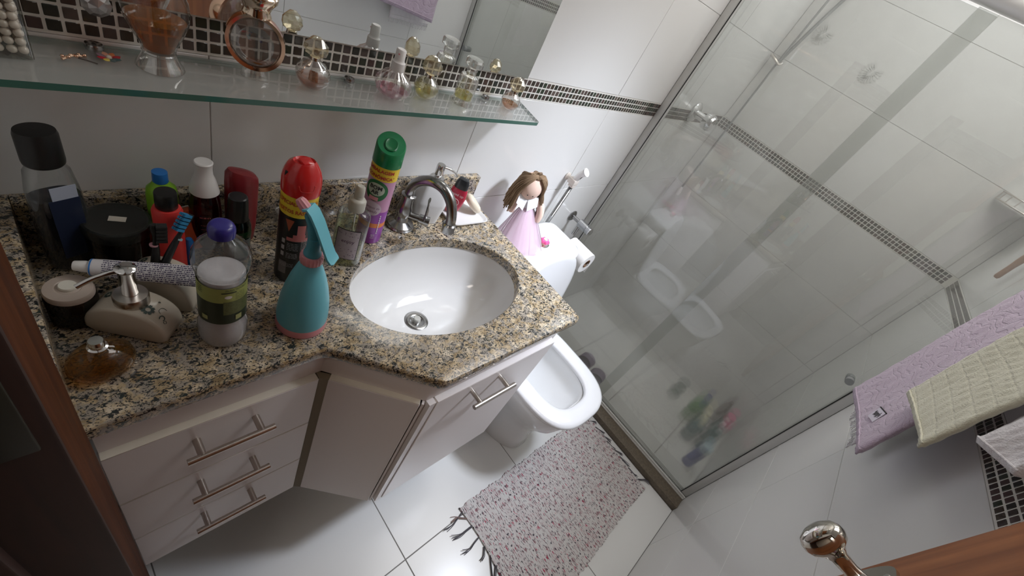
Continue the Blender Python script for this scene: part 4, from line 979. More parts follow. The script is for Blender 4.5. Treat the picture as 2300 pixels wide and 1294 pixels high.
t = thing('shower_gel_bottle', 'small crimson gel bottle with black cap leaning in the soap dish', 'bottle', (.8960, -.0600, .8850), face(.899, -.062))
Mt = RY(.03)
bm = nb(); rg = [sring(0, 0, z, a, b_, 3, 32) for a, b_, z in ((.0001, .0001, 0), (.012, .009, 0), (.0145, .0105, .002), (.0205, .0125, .030), (.0225, .0135, .050), (.0205, .0130, .070), (.0175, .0115, .078))]
loft(bm, rg, M=Mt); bb = obj('bottle_body', bm, CRIMSON, t, ang=30)
bm = nb(); rg = [sring(0, 0, z, a, b_, 3, 28) for a, b_, z in ((.0172, .0118, .0775), (.0178, .0122, .079), (.0165, .0115, .093), (.0125, .0090, .103), (.0080, .0060, .1045), (.0001, .0001, .1045))]
loft(bm, rg, M=Mt); obj('cap', bm, DARKP, t, ang=30)
bm = nb(); text_flat(bm, ("rosé up", .010, .0002, .15), Mt @ T((.0, -.0142, .059)) @ RX(PI / 2)); tube(bm, [(Mt @ Vector((.010 * math.cos(a), -.0142, .040 + .010 * math.sin(a)))) for a in [PI * k / 12 for k in range(-8, 11)]], .0006, 5); tube(bm, [(Mt @ Vector((.004 * math.cos(a), -.0142, .040 + .005 * math.sin(a)))) for a in [PI * k / 8 for k in range(17)]], .0005, 5); obj('printed_words', bm, pm('pale_pink_ink', (.8, .5, .55), .5), bb)
# ================================================================== THINGS ON THE GLASS SHELF
ZSH = 1.1722
def shelfthing(name, label, cat, x, y, rz=None, group=None): return thing(name, label, cat, (x, y, ZSH), face(x, y) if rz is None else rz, group)
# glass box with pearls
t = shelfthing('glass_box', 'tall clear glass box filled with pearls at the left end of the shelf', 'box', .180, -.0355, 0)
bm = nb(); rg = [sring(0, 0, z, a, b_, 12, 32) for a, b_, z in ((.0001, .0001, 0), (.030, .0250, 0), (.032, .0270, .001), (.032, .0270, .074), (.0305, .0255, .074), (.0305, .0255, .003), (.0001, .0001, .003))]
loft(bm, rg); obj('box_body', bm, thin('green_edged_glass', (.985, .985, .98), (.20, .27, .20), f0=.06), t, ang=25)
bm = nb(); lathe(bm, [(.0335, .0742), (.034, .0762), (.030, .0800), (.0001, .0805)], 32, sy=.84, n=9); obj('box_lid', bm, CRYST, t, ang=25)
bm = nb(); bmesh.ops.create_icosphere(bm, subdivisions=2, radius=.0043); pme = mesh('pearl', bm, PEARL)
k = 0
for lz in range(7):
    for ix in range(7):
        for iy in range(5):
            if not (ix == 6 or iy == 0 or lz == 6): continue
            if k >= 110: break
            o = bpy.data.objects.new('pearl', pme); C.objects.link(o); k += 1
            o.location = (.180 - .0245 + ix * .0082 + random.uniform(-.0008, .0008), -.0355 - .0185 + iy * .0086 + random.uniform(-.0006, .0006), ZSH + .0078 + lz * .0082)
            tag(o, 'small cream pearl bead inside the clear glass box', 'pearl', 'pearls in the glass box')
# golden hair clip
t = shelfthing('hair_clip', 'small rose gold hair clip lying near the glass box', 'hair clip', .243, -.048, .5)
bm = nb(); tube(bm, smoothpath([(-.012, 0, .0024), (0, .001, .0045), (.012, 0, .0024)], 4), .0016, 8)
for k in range(6): bmesh.ops.create_uvsphere(bm, u_segments=8, v_segments=6, radius=.0019, matrix=T((-.010 + .004 * k, .0015 * (-1) ** k, .0045)))
obj('clip_body', bm, GOLD, t); bm = nb(); tube(bm, [(.004, 0, .002), (.014, -.013, .0008)], [.0011, .0006], 6); obj('clip_pin', bm, pm('dark_metal', (.12, .10, .09), .35, metal=1), t)
# beaded flower
t = shelfthing('beaded_flower', 'little flower brooch with petals in red, orange, yellow and grey', 'brooch', .2735, -.0430, 0)
for k, c in enumerate(((.55, .05, .07), (.70, .25, .10), (.78, .42, .30), (.30, .22, .28), (.50, .03, .05), (.72, .58, .12), (.10, .15, .15), (.08, .14, .15))):
    a = 2 * PI * k / 8 + .3; bm = nb(); M = T((0, 0, .003)) @ RZ(a) @ RY(-.25)
    lathe(bm, [(.0001, 0), (.0022, .002), (.0034, .006), (.0026, .0095), (.0001, .0120)], 10, sx=.4, M=M @ RY(PI / 2)); obj('petal', bm, pm('petal_%d' % k, c, .35), t, label=('red', 'orange', 'salmon', 'plum', 'dark red', 'yellow', 'slate', 'dark grey')[k] + ' petal')
bm = nb(); bmesh.ops.create_uvsphere(bm, u_segments=12, v_segments=8, radius=.0028, matrix=T((0, 0, .005))); obj('flower_centre', bm, PEARL, t)
# big amber bottle on a foot
t = shelfthing('footed_perfume_bottle', 'large bulbous perfume bottle of amber liquid on a flared glass foot', 'perfume bottle', .3210, -.0440); t.scale = (1.1, 1.1, 1.04)
bm = nb(); lathe(bm, [(.0001, .0), (.0210, 0), (.0225, .0015), (.0215, .005), (.0165, .013), (.0150, .018), (.0158, .0195), (.0150, .021), (.0001, .021)], 40); obj('glass_foot', bm, CRYST, t)
bd = [(.0001, .0215), (.0150, .0220), (.0175, .030), (.0230, .042), (.0282, .056), (.0300, .068), (.0285, .080), (.0240, .092), (.0170, .102), (.0100, .109), (.0080, .112)]
bm = nb(); lathe(bm, bd, 64, flute=.012, fn=12, caps=(True, False)); obj('bottle_body', bm, GLASS, t)
bm = nb(); lathe(bm, [(max(.0001, a - .0015), z + .0012) for a, z in bd if z < .062] + [(.0001, .0600)], 48); obj('liquid', bm, BROWNL, t)
bm = nb(); lathe(bm, [(.0085, .111), (.0095, .113), (.0095, .120), (.0130, .124), (.0150, .134), (.0110, .146), (.0001, .150)], 12, caps=(True, True)); obj('stopper', bm, GOLD, t)
# round gold-ringed bottle
t = shelfthing('ringed_perfume_bottle', 'round flat perfume bottle in a rose gold ring with a rounded gold top', 'perfume bottle', .4290, -.0400, face(.429, -.04) * .9)
Mf = T((0, 0, .0455)) @ RX(PI / 2)
bm = nb(); rg = [sring(0, 0, z, a, a * 1.04, 2, 48) for a, z in ((.0001, -.0080), (.020, -.0080), (.0265, -.0062), (.0285, 0), (.0265, .0062), (.020, .0080), (.0185, .0068), (.0001, .0062))]
loft(bm, rg, M=Mf); obj('glass_disc', bm, thin('smoky_disc_glass', (.86, .85, .84), (.40, .38, .36), f0=.16, haze=.22, hazecol=(.42, .40, .38)), t)
bm = nb(); rg = [sring(0, 0, z, a, a * 1.04, 2, 48) for a, z in ((.0285, -.0060), (.0325, -.0075), (.0335, 0), (.0325, .0075), (.0285, .0060), (.0292, 0))]
loft(bm, rg, M=Mf, loop=True); obj('gold_ring', bm, GOLD, t)
bm = nb(); lathe(bm, [(.0001, 0), (.0125, 0), (.0130, .002), (.0105, .010), (.0080, .0165), (.0001, .0170)], 32, sx=1.25, sy=.75); obj('glass_base', bm, CRYST, t)
bm = nb(); rg = [sring(0, 0, z, a, a * .8, 2, 36) for a, z in ((.0150, .077), (.0160, .079), (.0140, .084), (.0165, .090), (.0215, .096), (.0225, .1015), (.0190, .106), (.0100, .1085), (.0001, .1092))]
loft(bm, rg); tp = obj('gold_top', bm, pm('champagne_metal', (.72, .58, .46), .12, metal=1), t); t.scale = (1.08,) * 3
bm = nb(); rg = [[(px, pz, py) for px, py, pz in [(a * math.cos(u), .028 + b_ * math.sin(u), -z) for u in [PI * (1.08 + .84 * i / 24) for i in range(25)]]] for a, b_, z in ()]
bm.free()
bm = nb(); lathe(bm, [(.0001, 0), (.010, .0002), (.012, .0022), (.010, .003), (.0001, .003)], 28, sy=.6, M=T((.002, -.001, .0205)) ); obj('liquid', bm, BROWNL, t)
# crystal-capped amber perfume (seashell stopper)
def crystal_cap(t, z, r, mat=CRYST, tilt=0.1):
    bm = nb(); rnd = random.Random(int(z * 9999)); rg = []
    for zz, k in ((0, .45), (.10, .55), (.22, .95), (.42, 1.08), (.66, 1.0), (.88, .66), (1.0, .34), (1.04, .0)):
        rg.append([(r * (k + rnd.uniform(-.10, .10) * (k > .1)) * math.cos(2 * PI * i / 11 + zz), r * .8 * (k + rnd.uniform(-.10, .10) * (k > .1)) * math.sin(2 * PI * i / 11 + zz), z + zz * r * 2.0) for i in range(11)])
    loft(bm, rg); c = obj('crystal_stopper', bm, mat, t, ang=12)
    bm = nb(); lathe(bm, [(r * .48, z - .0035), (r * .5, z - .001), (r * .45, z + .002), (.0001, z + .003)], 20); obj('gold_collar', bm, BRASS, t)
    return c
def globe(t, r, h, liq, lh, mat=CRYST, sx=1.0, flute=.0, neck=.006):
    pr = [(.0001, .0), (r * .45, 0), (r * .62, .0012), (r * .90, h * .22), (r, h * .42), (r * .92, h * .62), (r * .68, h * .82), (neck * 1.15, h * .95), (neck, h)]
    bm = nb(); lathe(bm, pr, 56, flute=flute, fn=14, sx=sx, caps=(True, False)); obj('bottle_body', bm, mat, t)
    pl = [(max(.0001, a - .0013), z + .0014) for a, z in pr if z < lh]; e = pl[-1][0]
    bm = nb(); lathe(bm, pl + [(min(r - .0015, e * 1.06), lh), (.0001, lh + .0001)], 44, flute=flute * .6, fn=14, sx=sx); obj('liquid', bm, liq, t)
t = shelfthing('crystal_perfume_bottle', 'round perfume bottle with brown liquid and crystal stopper right of the gold-ringed one', 'perfume bottle', .5070, -.0480)
globe(t, .0235, .044, BROWNL, .0150, flute=.012); crystal_cap(t, .044, .0150, GLASSY); t.scale = (1.06, 1.06, 1.0)
t = shelfthing('fluted_perfume_bottle', 'fluted glass bottle with pink liquid and white spray cap', 'perfume bottle', .6470, -.0500)
globe(t, .0258, .044, PINKL, .0120, flute=.055, neck=.009, mat=CRYST)
bm = nb(); lathe(bm, [(.0092, .041), (.0098, .043), (.0094, .056), (.0078, .0575), (.0072, .060), (.0070, .074), (.0058, .0755), (.0001, .0750)], 28); cp = obj('spray_cap', bm, WHITEP, t)
bm = nb(); lathe(bm, [(.0001, 0), (.0013, 0), (.0012, .0006), (.0001, .0006)], 10, M=T((-.002, -.0069, .0690)) @ RX(PI / 2)); obj('spray_hole', bm, PINK, cp); t.scale = (1.2, 1.15, 1.08)
t = shelfthing('crystal_perfume_bottle', 'round perfume bottle with yellow liquid and crystal stopper beside the pink one', 'perfume bottle', .7240, -.0420)
globe(t, .0215, .038, YELL, .0170); crystal_cap(t, .0385, .0155, GLASSY); t.scale = (1.12, 1.12, 1.12)
t = shelfthing('cylinder_perfume_bottle', 'clear cylindrical perfume bottle with a flat cut-glass cap', 'perfume bottle', .8140, -.0480)
bm = nb(); lathe(bm, [(.0001, .0), (.0175, 0), (.0185, .0015), (.0180, .005), (.0155, .009), (.0158, .012), (.0158, .046), (.0140, .050), (.0080, .052), (.0075, .056)], 40, caps=(True, False)); bb = obj('bottle_body', bm, CRYST, t)
bm = nb(); lathe(bm, [(.0001, .011), (.0140, .011), (.0142, .020), (.0001, .0205)], 36); obj('liquid', bm, YELL, t)
bm = nb(); curl(bm, T((-.004, -.0160, .034)) @ RX(PI / 2), .0055, 0, 5.5, .0008); curl(bm, T((.004, -.0160, .028)) @ RX(PI / 2), .0045, 2, -3.5, .0008); curl(bm, T((.001, -.0161, .040)) @ RX(PI / 2), .0035, 1, 6, .0007); obj('etched_scrolls', bm, pm('etched_glass_white', (.6, .6, .6), .4), bb)
bm = nb(); lathe(bm, [(.0078, .055), (.0082, .057), (.0082, .063), (.0120, .0655), (.0138, .0670), (.0142, .0750), (.0125, .0785), (.0001, .0780)], 20); obj('glass_cap', bm, CRYST, t, ang=15); t.scale = (1.28, 1.28, 1.15)
t = shelfthing('crystal_perfume_bottle', 'smallest round perfume bottle with orange liquid at the right end of the shelf', 'perfume bottle', .9570, -.0480)
globe(t, .0195, .036, AMBERL, .0125, flute=.010); crystal_cap(t, .0365, .0145, GLASSY); t.scale = (1.16, 1.16, 1.08)
# faceted crystal wall knob above the shelf
t = thing('crystal_ornament', 'faceted glass knob sticking out of the mosaic band left of the amber bottle', 'knob', (.2720, -.001, 1.2290), 0)
bm = nb(); rg = []
for r_, z in ((.004, .0), (.0042, .016), (.0095, .021), (.0135, .027), (.0135, .030), (.0080, .036), (.0001, .0385)): rg.append(sring(0, 0, z, r_, r_, 2, 9))
loft(bm, rg, M=RX(PI / 2)); obj('knob_body', bm, pm('faceted_crystal', (.42, .40, .40), .10, metal=.6), t, ang=5)
# ================================================================== TOILET
tx, ty = 1.290, 0
t = thing('toilet', 'white ceramic toilet with close-coupled cistern and raised lid', 'toilet', (tx, -.30, 0))
O = Vector((0, .30, 0))
def D(cy, z, a, b_, n=2.9, N=56, fl=1.0):
    """seat outline: rounded in front (-y), squarer at the back"""
    out = []
    for i in range(N):
        u = 2 * PI * i / N; c, s = math.cos(u), math.sin(u); nn = n if s < 0 else n + 1.3
        out.append((a * math.copysign(abs(c) ** (2 / nn), c) , cy + .30 + b_ * math.copysign(abs(s) ** (2 / nn), s), z))
    return out
bm = nb()
loft(bm, [D(-.30, .0, .108, .245, 2.6), D(-.30, .004, .110, .247, 2.6), D(-.30, .05, .105, .240, 2.6), D(-.31, .14, .104, .232), D(-.34, .20, .115, .230), D(-.385, .26, .138, .222), D(-.415, .32, .160, .208), D(-.430, .365, .172, .206), D(-.432, .378, .173, .206), D(-.432, .3835, .170, .203), D(-.432, .3835, .118, .150), D(-.432, .370, .112, .145), D(-.428, .355, .116, .148), D(-.425, .33, .108, .138), D(-.418, .27, .080, .110), D(-.41, .22, .050, .070), D(-.405, .19, .030, .042), D(-.405, .185, .0001, .0001)], caps=(True, False))
obj('bowl', bm, CERAM, t, ang=60)
bm = nb(); box2(bm, (-.10, .05, .18), (.10, .285, .395), bev=.02, seg=3); obj('rear_shelf', bm, CERAM, t, ang=60)
bm = nb(); loft(bm, [D(-.408, .215, .0001, .0001, 2), D(-.408, .215, .045, .062, 2)], caps=(False, False)); obj('water', bm, thin('water', (.80, .84, .84), (.6, .66, .66)), t)
SC = -.447
bm = nb(); loft(bm, [D(SC, .3875, .172, .200), D(SC, .3865, .176, .204), D(SC, .394, .1785, .2065), D(SC, .402, .175, .203), D(SC, .4065, .165, .193), D(SC + .002, .4070, .135, .163), D(SC + .002, .4045, .116, .147), D(SC + .002, .398, .110, .141), D(SC + .002, .3885, .112, .143)], loop=True); obj('seat', bm, pm('white_seat_plastic', (.76, .76, .77), .12, coat=.3), t, ang=60)
bm = nb()
Ml = T((0, -.268 + .30, .412)) @ RX(math.radians(-97))
def Lr(z, a, b_, n=2.4):
    out = []
    for px, py, pz in D(0, 0, a, b_, n): out.append((px, (py - .30) - .180, z))
    return out
loft(bm, [Lr(.0, .0001, .0001), Lr(.0, .150, .165), Lr(.001, .168, .183), Lr(.005, .1755, .1905), Lr(.0125, .1750, .1900), Lr(.0150, .168, .183), Lr(.0130, .158, .173), Lr(.0110, .150, .165), Lr(.0100, .10, .11), Lr(.0100, .0001, .0001)], M=Ml)
obj('lid', bm, MATS['white_seat_plastic'], t, ang=60)
for s in (-1, 1):
    bm = nb(); tube(bm, [(s * .095, .035, .404), (s * .045, .035, .404)], .010, 16); obj('hinge', bm, WHITEP, t)
bm = nb()
def tk(z, a, b_, cyy, n=4.5):
    out = []
    for i in range(56):
        u = 2 * PI * i / 56; c, s = math.cos(u), math.sin(u); nn = 8 if s > 0 else 4.0
        out.append((a * math.copysign(abs(c) ** (2 / nn), c), cyy + .30 + b_ * math.copysign(abs(s) ** (2 / nn), s), z))
    return out
loft(bm, [tk(.388, .120, .070, -.122), tk(.395, .128, .076, -.122), tk(.45, .145, .082, -.124), tk(.60, .160, .086, -.126), tk(.718, .166, .089, -.126)]); obj('cistern', bm, CERAM, t, ang=60)
bm = nb(); loft(bm, [tk(.717, .166, .089, -.126), tk(.718, .173, .095, -.128), tk(.724, .176, .098, -.129), tk(.742, .1755, .0975, -.129), tk(.752, .171, .093, -.129), tk(.758, .158, .082, -.128), tk(.7605, .12, .06, -.128), tk(.761, .0001, .0001, -.128)], caps=(False, False)); obj('cistern_lid', bm, CERAM, t, ang=60)
bm = nb(); lathe(bm, [(.024, .7600), (.0245, .7625), (.021, .7645), (.0150, .7640), (.0140, .7625), (.0001, .7625)], 36, sx=1.15, sy=.75, c=(.000, .157)); fb = obj('flush_ring', bm, CHROME, t)
bm = nb(); lathe(bm, [(.0075, .762), (.0085, .763), (.0085, .772), (.0001, .773)], 24, c=(.0, .157)); ff = obj('flush_button', bm, pm('peach_rubber', (.80, .55, .42), .5), t)
bm = nb()
rg = []
for k, z in ((.80, .7710), (1.3, .7730), (1.4, .7785), (1.2, .7825), (.4, .7840)):
    rg.append([(.0115 * k * (1 + .13 * math.cos(6 * a)) * math.cos(a), .157 + .0115 * k * (1 + .13 * math.cos(6 * a)) * math.sin(a), z) for a in [2 * PI * i / 60 for i in range(60)]])
loft(bm, rg); obj('pink_flower', bm, HOTPINK, ff)
bm = nb(); lathe(bm, [(.0072, .7825), (.0070, .7850), (.0001, .7855)], 24, c=(0, .157)); obj('flower_centre', bm, pm('pale_yellow_rubber', (.85, .78, .48), .5), ff)
# ================================================================== RAG DOLL ON THE CISTERN
t = thing('rag_doll', 'rag doll with long brown yarn hair and pink tulle dress on the toilet cistern', 'doll', (1.184, -.120, .7612), 0); t.scale = (1.24, 1.15, 1.20)
bx, by = 1.185, -.118
def Dl(x, y, z): return Vector((x - bx, y - by, z - .7612))
hc = Dl(1.167, -.078, .926)
fdir = Vector((-.42, -.88, -.10)).normalized()   # the doll looks towards the room
waist = Dl(1.176, -.092, .874); base = Dl(1.180, -.118, .7612)
def skirt(name, wr, br, zt_, zb, mat, cx0, cx1, seed, amp):
    rnd = random.Random(seed); ph = [rnd.uniform(0, 6.28) for _ in range(4)]; bm = nb(); rg = []
    for k in range(9):
        u = k / 8; r_ = wr + (br - wr) * u ** .8; c = cx0.lerp(cx1, u); z = zt_ + (zb - zt_) * u; ring = []
        for i in range(72):
            a = 2 * PI * i / 72
            f = 1 + amp * u * (math.sin(7 * a + ph[0]) * .5 + math.sin(11 * a + ph[1]) * .35 + math.sin(17 * a + ph[2]) * .25) + .03 * math.sin(24 * a) * (1 - u)
            ring.append((c.x + r_ * f * math.cos(a), c.y + r_ * .72 * f * math.sin(a), z))
        rg.append(ring)
    loft(bm, rg, caps=(False, False)); return obj(name, bm, mat, t, ang=80)
zb0 = waist.z
skirt('under_skirt', .013, .050, zb0, .003, pm('pale_pink_cloth', (.88, .80, .85), .9), waist, Vector((0.003, 0, 0)), 3, .07)
skirt('tulle_skirt', .015, .068, zb0 - .002, .002, TULLE, waist, Vector((.004, -.001, 0)), 5, .12)
skirt('tulle_overlay', .016, .080, zb0 - .001, .012, TULLE, waist, Vector((-.006, -.001, 0)), 9, .18)
bm = nb(); lathe(bm, [(.0001, -.03), (.016, -.028), (.0195, -.010), (.0185, .004), (.012, .016), (.0075, .022), (.0001, .023)], 24, sy=.75, M=T(waist + Vector((-.002, .006, .016)))); obj('bodice', bm, WCLOTH, t)
bm = nb(); bmesh.ops.create_uvsphere(bm, u_segments=32, v_segments=20, radius=.0345, matrix=T(hc) @ Matrix.Diagonal((.95, .85, 1.03, 1))); hd = obj('head', bm, SKIN, t, ang=80)
rgt = fdir.cross(Vector((0, 0, 1))).normalized(); up = rgt.cross(fdir).normalized()
def onhead(a, e, k=1.0):
    d = (fdir * math.cos(a) * math.cos(e) + rgt * math.sin(a) * math.cos(e) + up * math.sin(e)).normalized()
    return hc + Vector((d.x * .95, d.y * .85, d.z * 1.03)) * .0345 * k
for s in (-.24, .24):
    bm = nb(); bmesh.ops.create_uvsphere(bm, u_segments=10, v_segments=8, radius=.0016, matrix=T(onhead(s + .12, -.25, 1.0))); obj('eye', bm, INKB, hd)
# collar flaps
bm = nb()
for s in (-1, 1):
    c0 = hc + Vector((0, 0, -.029)) + fdir * .016
    p = [c0 + Vector((0, 0, .006)), c0 + rgt * s * .027 + Vector((0, 0, .012)), c0 + rgt * s * .030 + fdir * .010 + Vector((0, 0, -.008)), c0 + rgt * s * .006 + fdir * .014 + Vector((0, 0, -.024))]
    q = [v + fdir * -.002 for v in p]; loft(bm, [q, p])
obj('collar', bm, WCLOTH, t)
for s in (-1, 1):
    sh_ = waist + Vector((0, 0, .022)) + rgt * s * .016 - fdir * (.022 if s > 0 else 0); pts = smoothpath([sh_, sh_ + rgt * s * .014 + Vector((0, 0, -.010)) + fdir * .006, sh_ + rgt * s * .020 + Vector((0, 0, -.030)) + fdir * .014, sh_ + rgt * s * .019 + Vector((0, 0, -.050)) + fdir * .018], 5)
    bm = nb(); tube(bm, pts, [.0055 + .0045 * math.sin(PI * .92 * (i + 1) / (len(pts) + 1)) for i in range(len(pts))], 14); obj('arm', bm, SKIN, t)
# yarn hair: strands from the parting down both sides
rnd = random.Random(11); hairs = nb()
for k in range(190):
    s = -1 if k % 2 else 1; e0 = rnd.uniform(1.0, 1.5); side = rnd.uniform(.90, 2.95); off = rnd.uniform(1.06, 1.20)
    tl = rnd.uniform(.030, .074) * (1.0 if s < 0 else .85)
    P = [onhead(s * .04, e0 if rnd.random() < .5 else rnd.uniform(1.3, 2.4), 1.06), onhead(s * side * .45, 1.0, off * 1.03), onhead(s * side * .8, .45, off * 1.05), onhead(s * side, -.15, off * 1.08)]
    l = P[-1]; out = (l - hc); out.z = 0; out.normalize()
    drift = rgt * (-.010 if s < 0 else .002)
    P += [l + out * .003 + Vector((0, 0, -tl * .45)) + drift * .5, l + out * .005 + Vector((rnd.uniform(-.003, .003), rnd.uniform(-.003, .003), -tl)) + drift]
    tube(hairs, smoothpath(P, 3), .0017, 5)
for k in range(3):
    c = onhead(.2, 1.35, 1.13) + Vector((.003 * k, 0, .002)); tube(hairs, [c + (rgt * math.cos(a) + up * math.sin(a)) * .005 for a in [2 * PI * i / 12 for i in range(13)]], .0008, 5)
obj('yarn_hair', hairs, YARN, t, kind='stuff')
# ================================================================== HYGIENIC SHOWER, VALVE, PAPER
t = thing('hand_bidet', 'white hand bidet sprayer hanging in its wall holder beside the doll', 'sprayer', (1.452, -.002, .93), 0)
bm = nb(); lathe(bm, [(.0001, 0), (.014, 0), (.014, .004), (.008, .006), (.008, .02)], 24, M=RX(PI / 2)); box2(bm, (-.014, -.046, -.012), (.014, -.014, .010), bev=.004); obj('holder', bm, pm('beige_plastic', (.66, .60, .54), .4), t)
bm = nb(); tube(bm, smoothpath([(.001, -.034, -.020), (.001, -.034, .006), (.003, -.040, .030), (.005, -.050, .047)], 5), [.0098] * 4 + [.0102] * 4 + [.0110] * 4 + [.0114] * 4, 20)
sp_ = obj('spray_handle', bm, WHITEP, t)
bm = nb(); lathe(bm, [(.0110, -.002), (.0150, .001), (.0152, .0035), (.0135, .0042), (.0120, .0030), (.0100, .0036), (.0080, .0030), (.0001, .0030)], 28, M=T((.0055, -.053, .050)) @ RX(.75)); obj('spray_rose', bm, WHITEP, sp_)
bm = nb(); tube(bm, [(.002, -.047, .020), (.0015, -.052, .034), (.003, -.056, .040)], .0022, 8); obj('spray_lever', bm, BLACKP, sp_)
bm = nb(); pts = smoothpath([(.001, -.034, -.018), (-.001, -.033, -.070), (-.006, -.032, -.13), (-.012, -.031, -.20), (-.014, -.030, -.27)], 34)
tube(bm, pts, [.0080 if i % 2 else .0062 for i in range(len(pts))], 12); obj('flexible_hose', bm, CHROMEW, t, ang=80)
bm = nb(); box(bm, (0, -.034, -.016), (.021, .021, .010), bev=.002); obj('hose_nut', bm, MATS['beige_plastic'], t)
t = thing('wall_valve', 'chrome angle valve on the wall above the paper roll', 'valve', (1.662, -.001, .722), 0)
bm = nb(); lathe(bm, [(.0001, 0), (.024, 0), (.0245, .003), (.020, .007), (.009, .009)], 32, M=RX(PI / 2)); tube(bm, [(0, -.006, 0), (0, -.075, 0)], .0088, 20); obj('flange', bm, CHROMEW, t)
bm = nb(); tube(bm, [(0, -.048, 0), (0, -.088, 0)], .0185, 28); tube(bm, [(0, -.088, 0), (0, -.108, 0)], [.0160, .0175], 28); kb = obj('valve_body', bm, pm('grey_chrome', (.48, .49, .50), .25, metal=.9), t)
bm = nb(); lathe(bm, [(.0175, 0), (.018, .004), (.014, .007), (.0001, .008)], 28, M=T((0, -.106, 0)) @ RX(PI / 2)); obj('valve_knob', bm, CHROME, kb)
bm = nb(); tube(bm, [(0, -.045, -.004), (0, -.045, -.060)], .0085, 16); obj('outlet_pipe', bm, CHROME, t)
t = thing('paper_holder', 'small chrome paper holder beside the cistern', 'holder', (1.545, -.001, .676), 0)
bm = nb(); lathe(bm, [(.0001, 0), (.018, 0), (.018, .004), (.006, .006)], 24, M=RX(PI / 2)); tube(bm, [(0, -.004, 0), (0, -.100, 0), (0, -.225, 0)], .0055, 12); obj('holder_arm', bm, CHROME, t)
t = thing('toilet_roll', 'white toilet paper roll with a loose end beside the cistern', 'toilet roll', (1.545, -.115, .676), 0)
bm = nb(); N = 44; rg = [[(r_ * math.cos(2 * PI * i / N), yy, r_ * math.sin(2 * PI * i / N)) for i in range(N)] for r_, yy in ((.0190, -.0005), (.0440, -.0005), (.0445, -.002), (.0445, -.103), (.0440, -.1045), (.0190, -.1045))]
loft(bm, rg, loop=True); rl = obj('paper', bm, PAPER, t)
bm = nb(); rg = [[(r_ * math.cos(2 * PI * i / N), yy, r_ * math.sin(2 * PI * i / N)) for i in range(N)] for r_, yy in ((.0175, -.0), (.0188, -.0), (.0188, -.1055), (.0175, -.1055))]
loft(bm, rg, loop=True); obj('cardboard_core', bm, CARD, t)
bm = nb(); pts = [(.0446, 0, -.0), (.0450, 0, -.015), (.0455, 0, -.040), (.0440, 0, -.062)]
loft(bm, [[(px, -.002, pz), (px, -.103, pz), (px + .0006, -.103, pz), (px + .0006, -.002, pz)] for px, _, pz in pts]); obj('loose_sheet', bm, PAPER, rl)
# ================================================================== TOWELS
def towel(name, label, group, x0, x1, ztop, zb, yc, mat, seed, bulge=.0, skew=0.0, amp=.006, back=.010, extra=None, zf=None):
    rnd = random.Random(seed); ph = [rnd.uniform(0, 6.28) for _ in range(6)]; nx, nz = 46, 60
    t = thing(name, label, 'towel', ((x0 + x1) / 2, yc, ztop), 0, group)
    def pt(u, v, side):
        x = x0 + (x1 - x0) * u; zbot = zb + (zf(u) if zf else 0); z = ztop + (zbot - ztop) * v
        wv = amp * (math.sin(3.1 * u * 2 + ph[0] + 1.2 * v) + .5 * math.sin(9 * u + ph[1] - 2 * v) + .35 * math.sin(7 * v + ph[2] + 4 * u)) * (.35 + .65 * v)
        fine = .0011 * (math.sin(60 * u + 9 * math.sin(8 * v + ph[3])) * math.sin(38 * v + ph[4] + 6 * u))
        x += skew * v + .004 * math.sin(9 * v + ph[5])
        y = yc + (wv + fine + bulge * math.sin(PI * min(1, v * 1.1)) * .0) + (0.5 if side else -.5) * back * (1 if .001 < u < .999 and v < .999 else .25)
        return (x - (x0 + x1) / 2, y - yc, z - ztop)
    bm = nb(); G = []
    for side in (0, 1): G.append([[bm.verts.new(pt(i / nx, j / nz, side)) for i in range(nx + 1)] for j in range(nz + 1)])
    for s in (0, 1):
        for j in range(nz):
            for i in range(nx): bm.faces.new((G[s][j][i], G[s][j][i + 1], G[s][j + 1][i + 1], G[s][j + 1][i]))
    for j in range(nz):
        for i in (0, nx): bm.faces.new((G[0][j][i], G[0][j + 1][i], G[1][j + 1][i], G[1][j][i]))
    for i in range(nx):
        for j in (0, nz): bm.faces.new((G[0][j][i], G[0][j][i + 1], G[1][j][i + 1], G[1][j][i]))
    obj('cloth', bm, mat, t, ang=80)
    bm = nb(); tube(bm, [Vector(pt(i / 20, .975, 1)) + Vector((0, .0008, 0)) for i in range(21)], .0016, 6); obj('hem', bm, mat, t)
    return t, pt
bm = nb(); tube(bm, [(.90, YD + .062, 1.56), (1.66, YD + .062, 1.56)], .008, 16)
for x in (.93, 1.63): tube(bm, [(x, YD + .001, 1.56), (x, YD + .062, 1.56)], .007, 14); lathe(bm, [(.0001, 0), (.022, 0), (.022, .005), (.008, .009)], 24, M=T((x, YD + .0005, 1.56)) @ RX(-PI / 2))
tag(obj('towel_rail', bm, CHROME), 'chrome towel rail above the hanging towels', 'towel rail')
t1, pt1 = towel('bath_towel', 'lilac embossed towel with a small woven tag, hanging at the back', 'towels on the rail', 1.165, 1.528, 1.575, 1.010, YD + .096, TEXTIL_L, 4, amp=.0045, back=.012, zf=lambda u: .025 - .040 * u)
M = T(Vector(pt1(.34, .900, 1)) + Vector((0, .0015, 0))) @ RY(.30) @ RX(PI / 2)
M = M @ Matrix.Diagonal((1.25, 1.6, 1, 1))
bm = nb(); box(bm, (0, 0, 0), (.040, .019, .0010), M=M); tg = obj('woven_tag', bm, pm('tag_white', (.62, .58, .66), .8), t1)
bm = nb(); box(bm, (.0, .0098, .0002), (.044, .0016, .0014), M=M)
rnd = random.Random(3)
for k in range(9): box(bm, (-.014 + .0034 * k, rnd.uniform(-.001, .001), -.0006), (.0018, rnd.uniform(.004, .008), .0006), M=M @ RZ(rnd.uniform(-.3, .3)))
obj('tag_stitching', bm, INKB, tg)
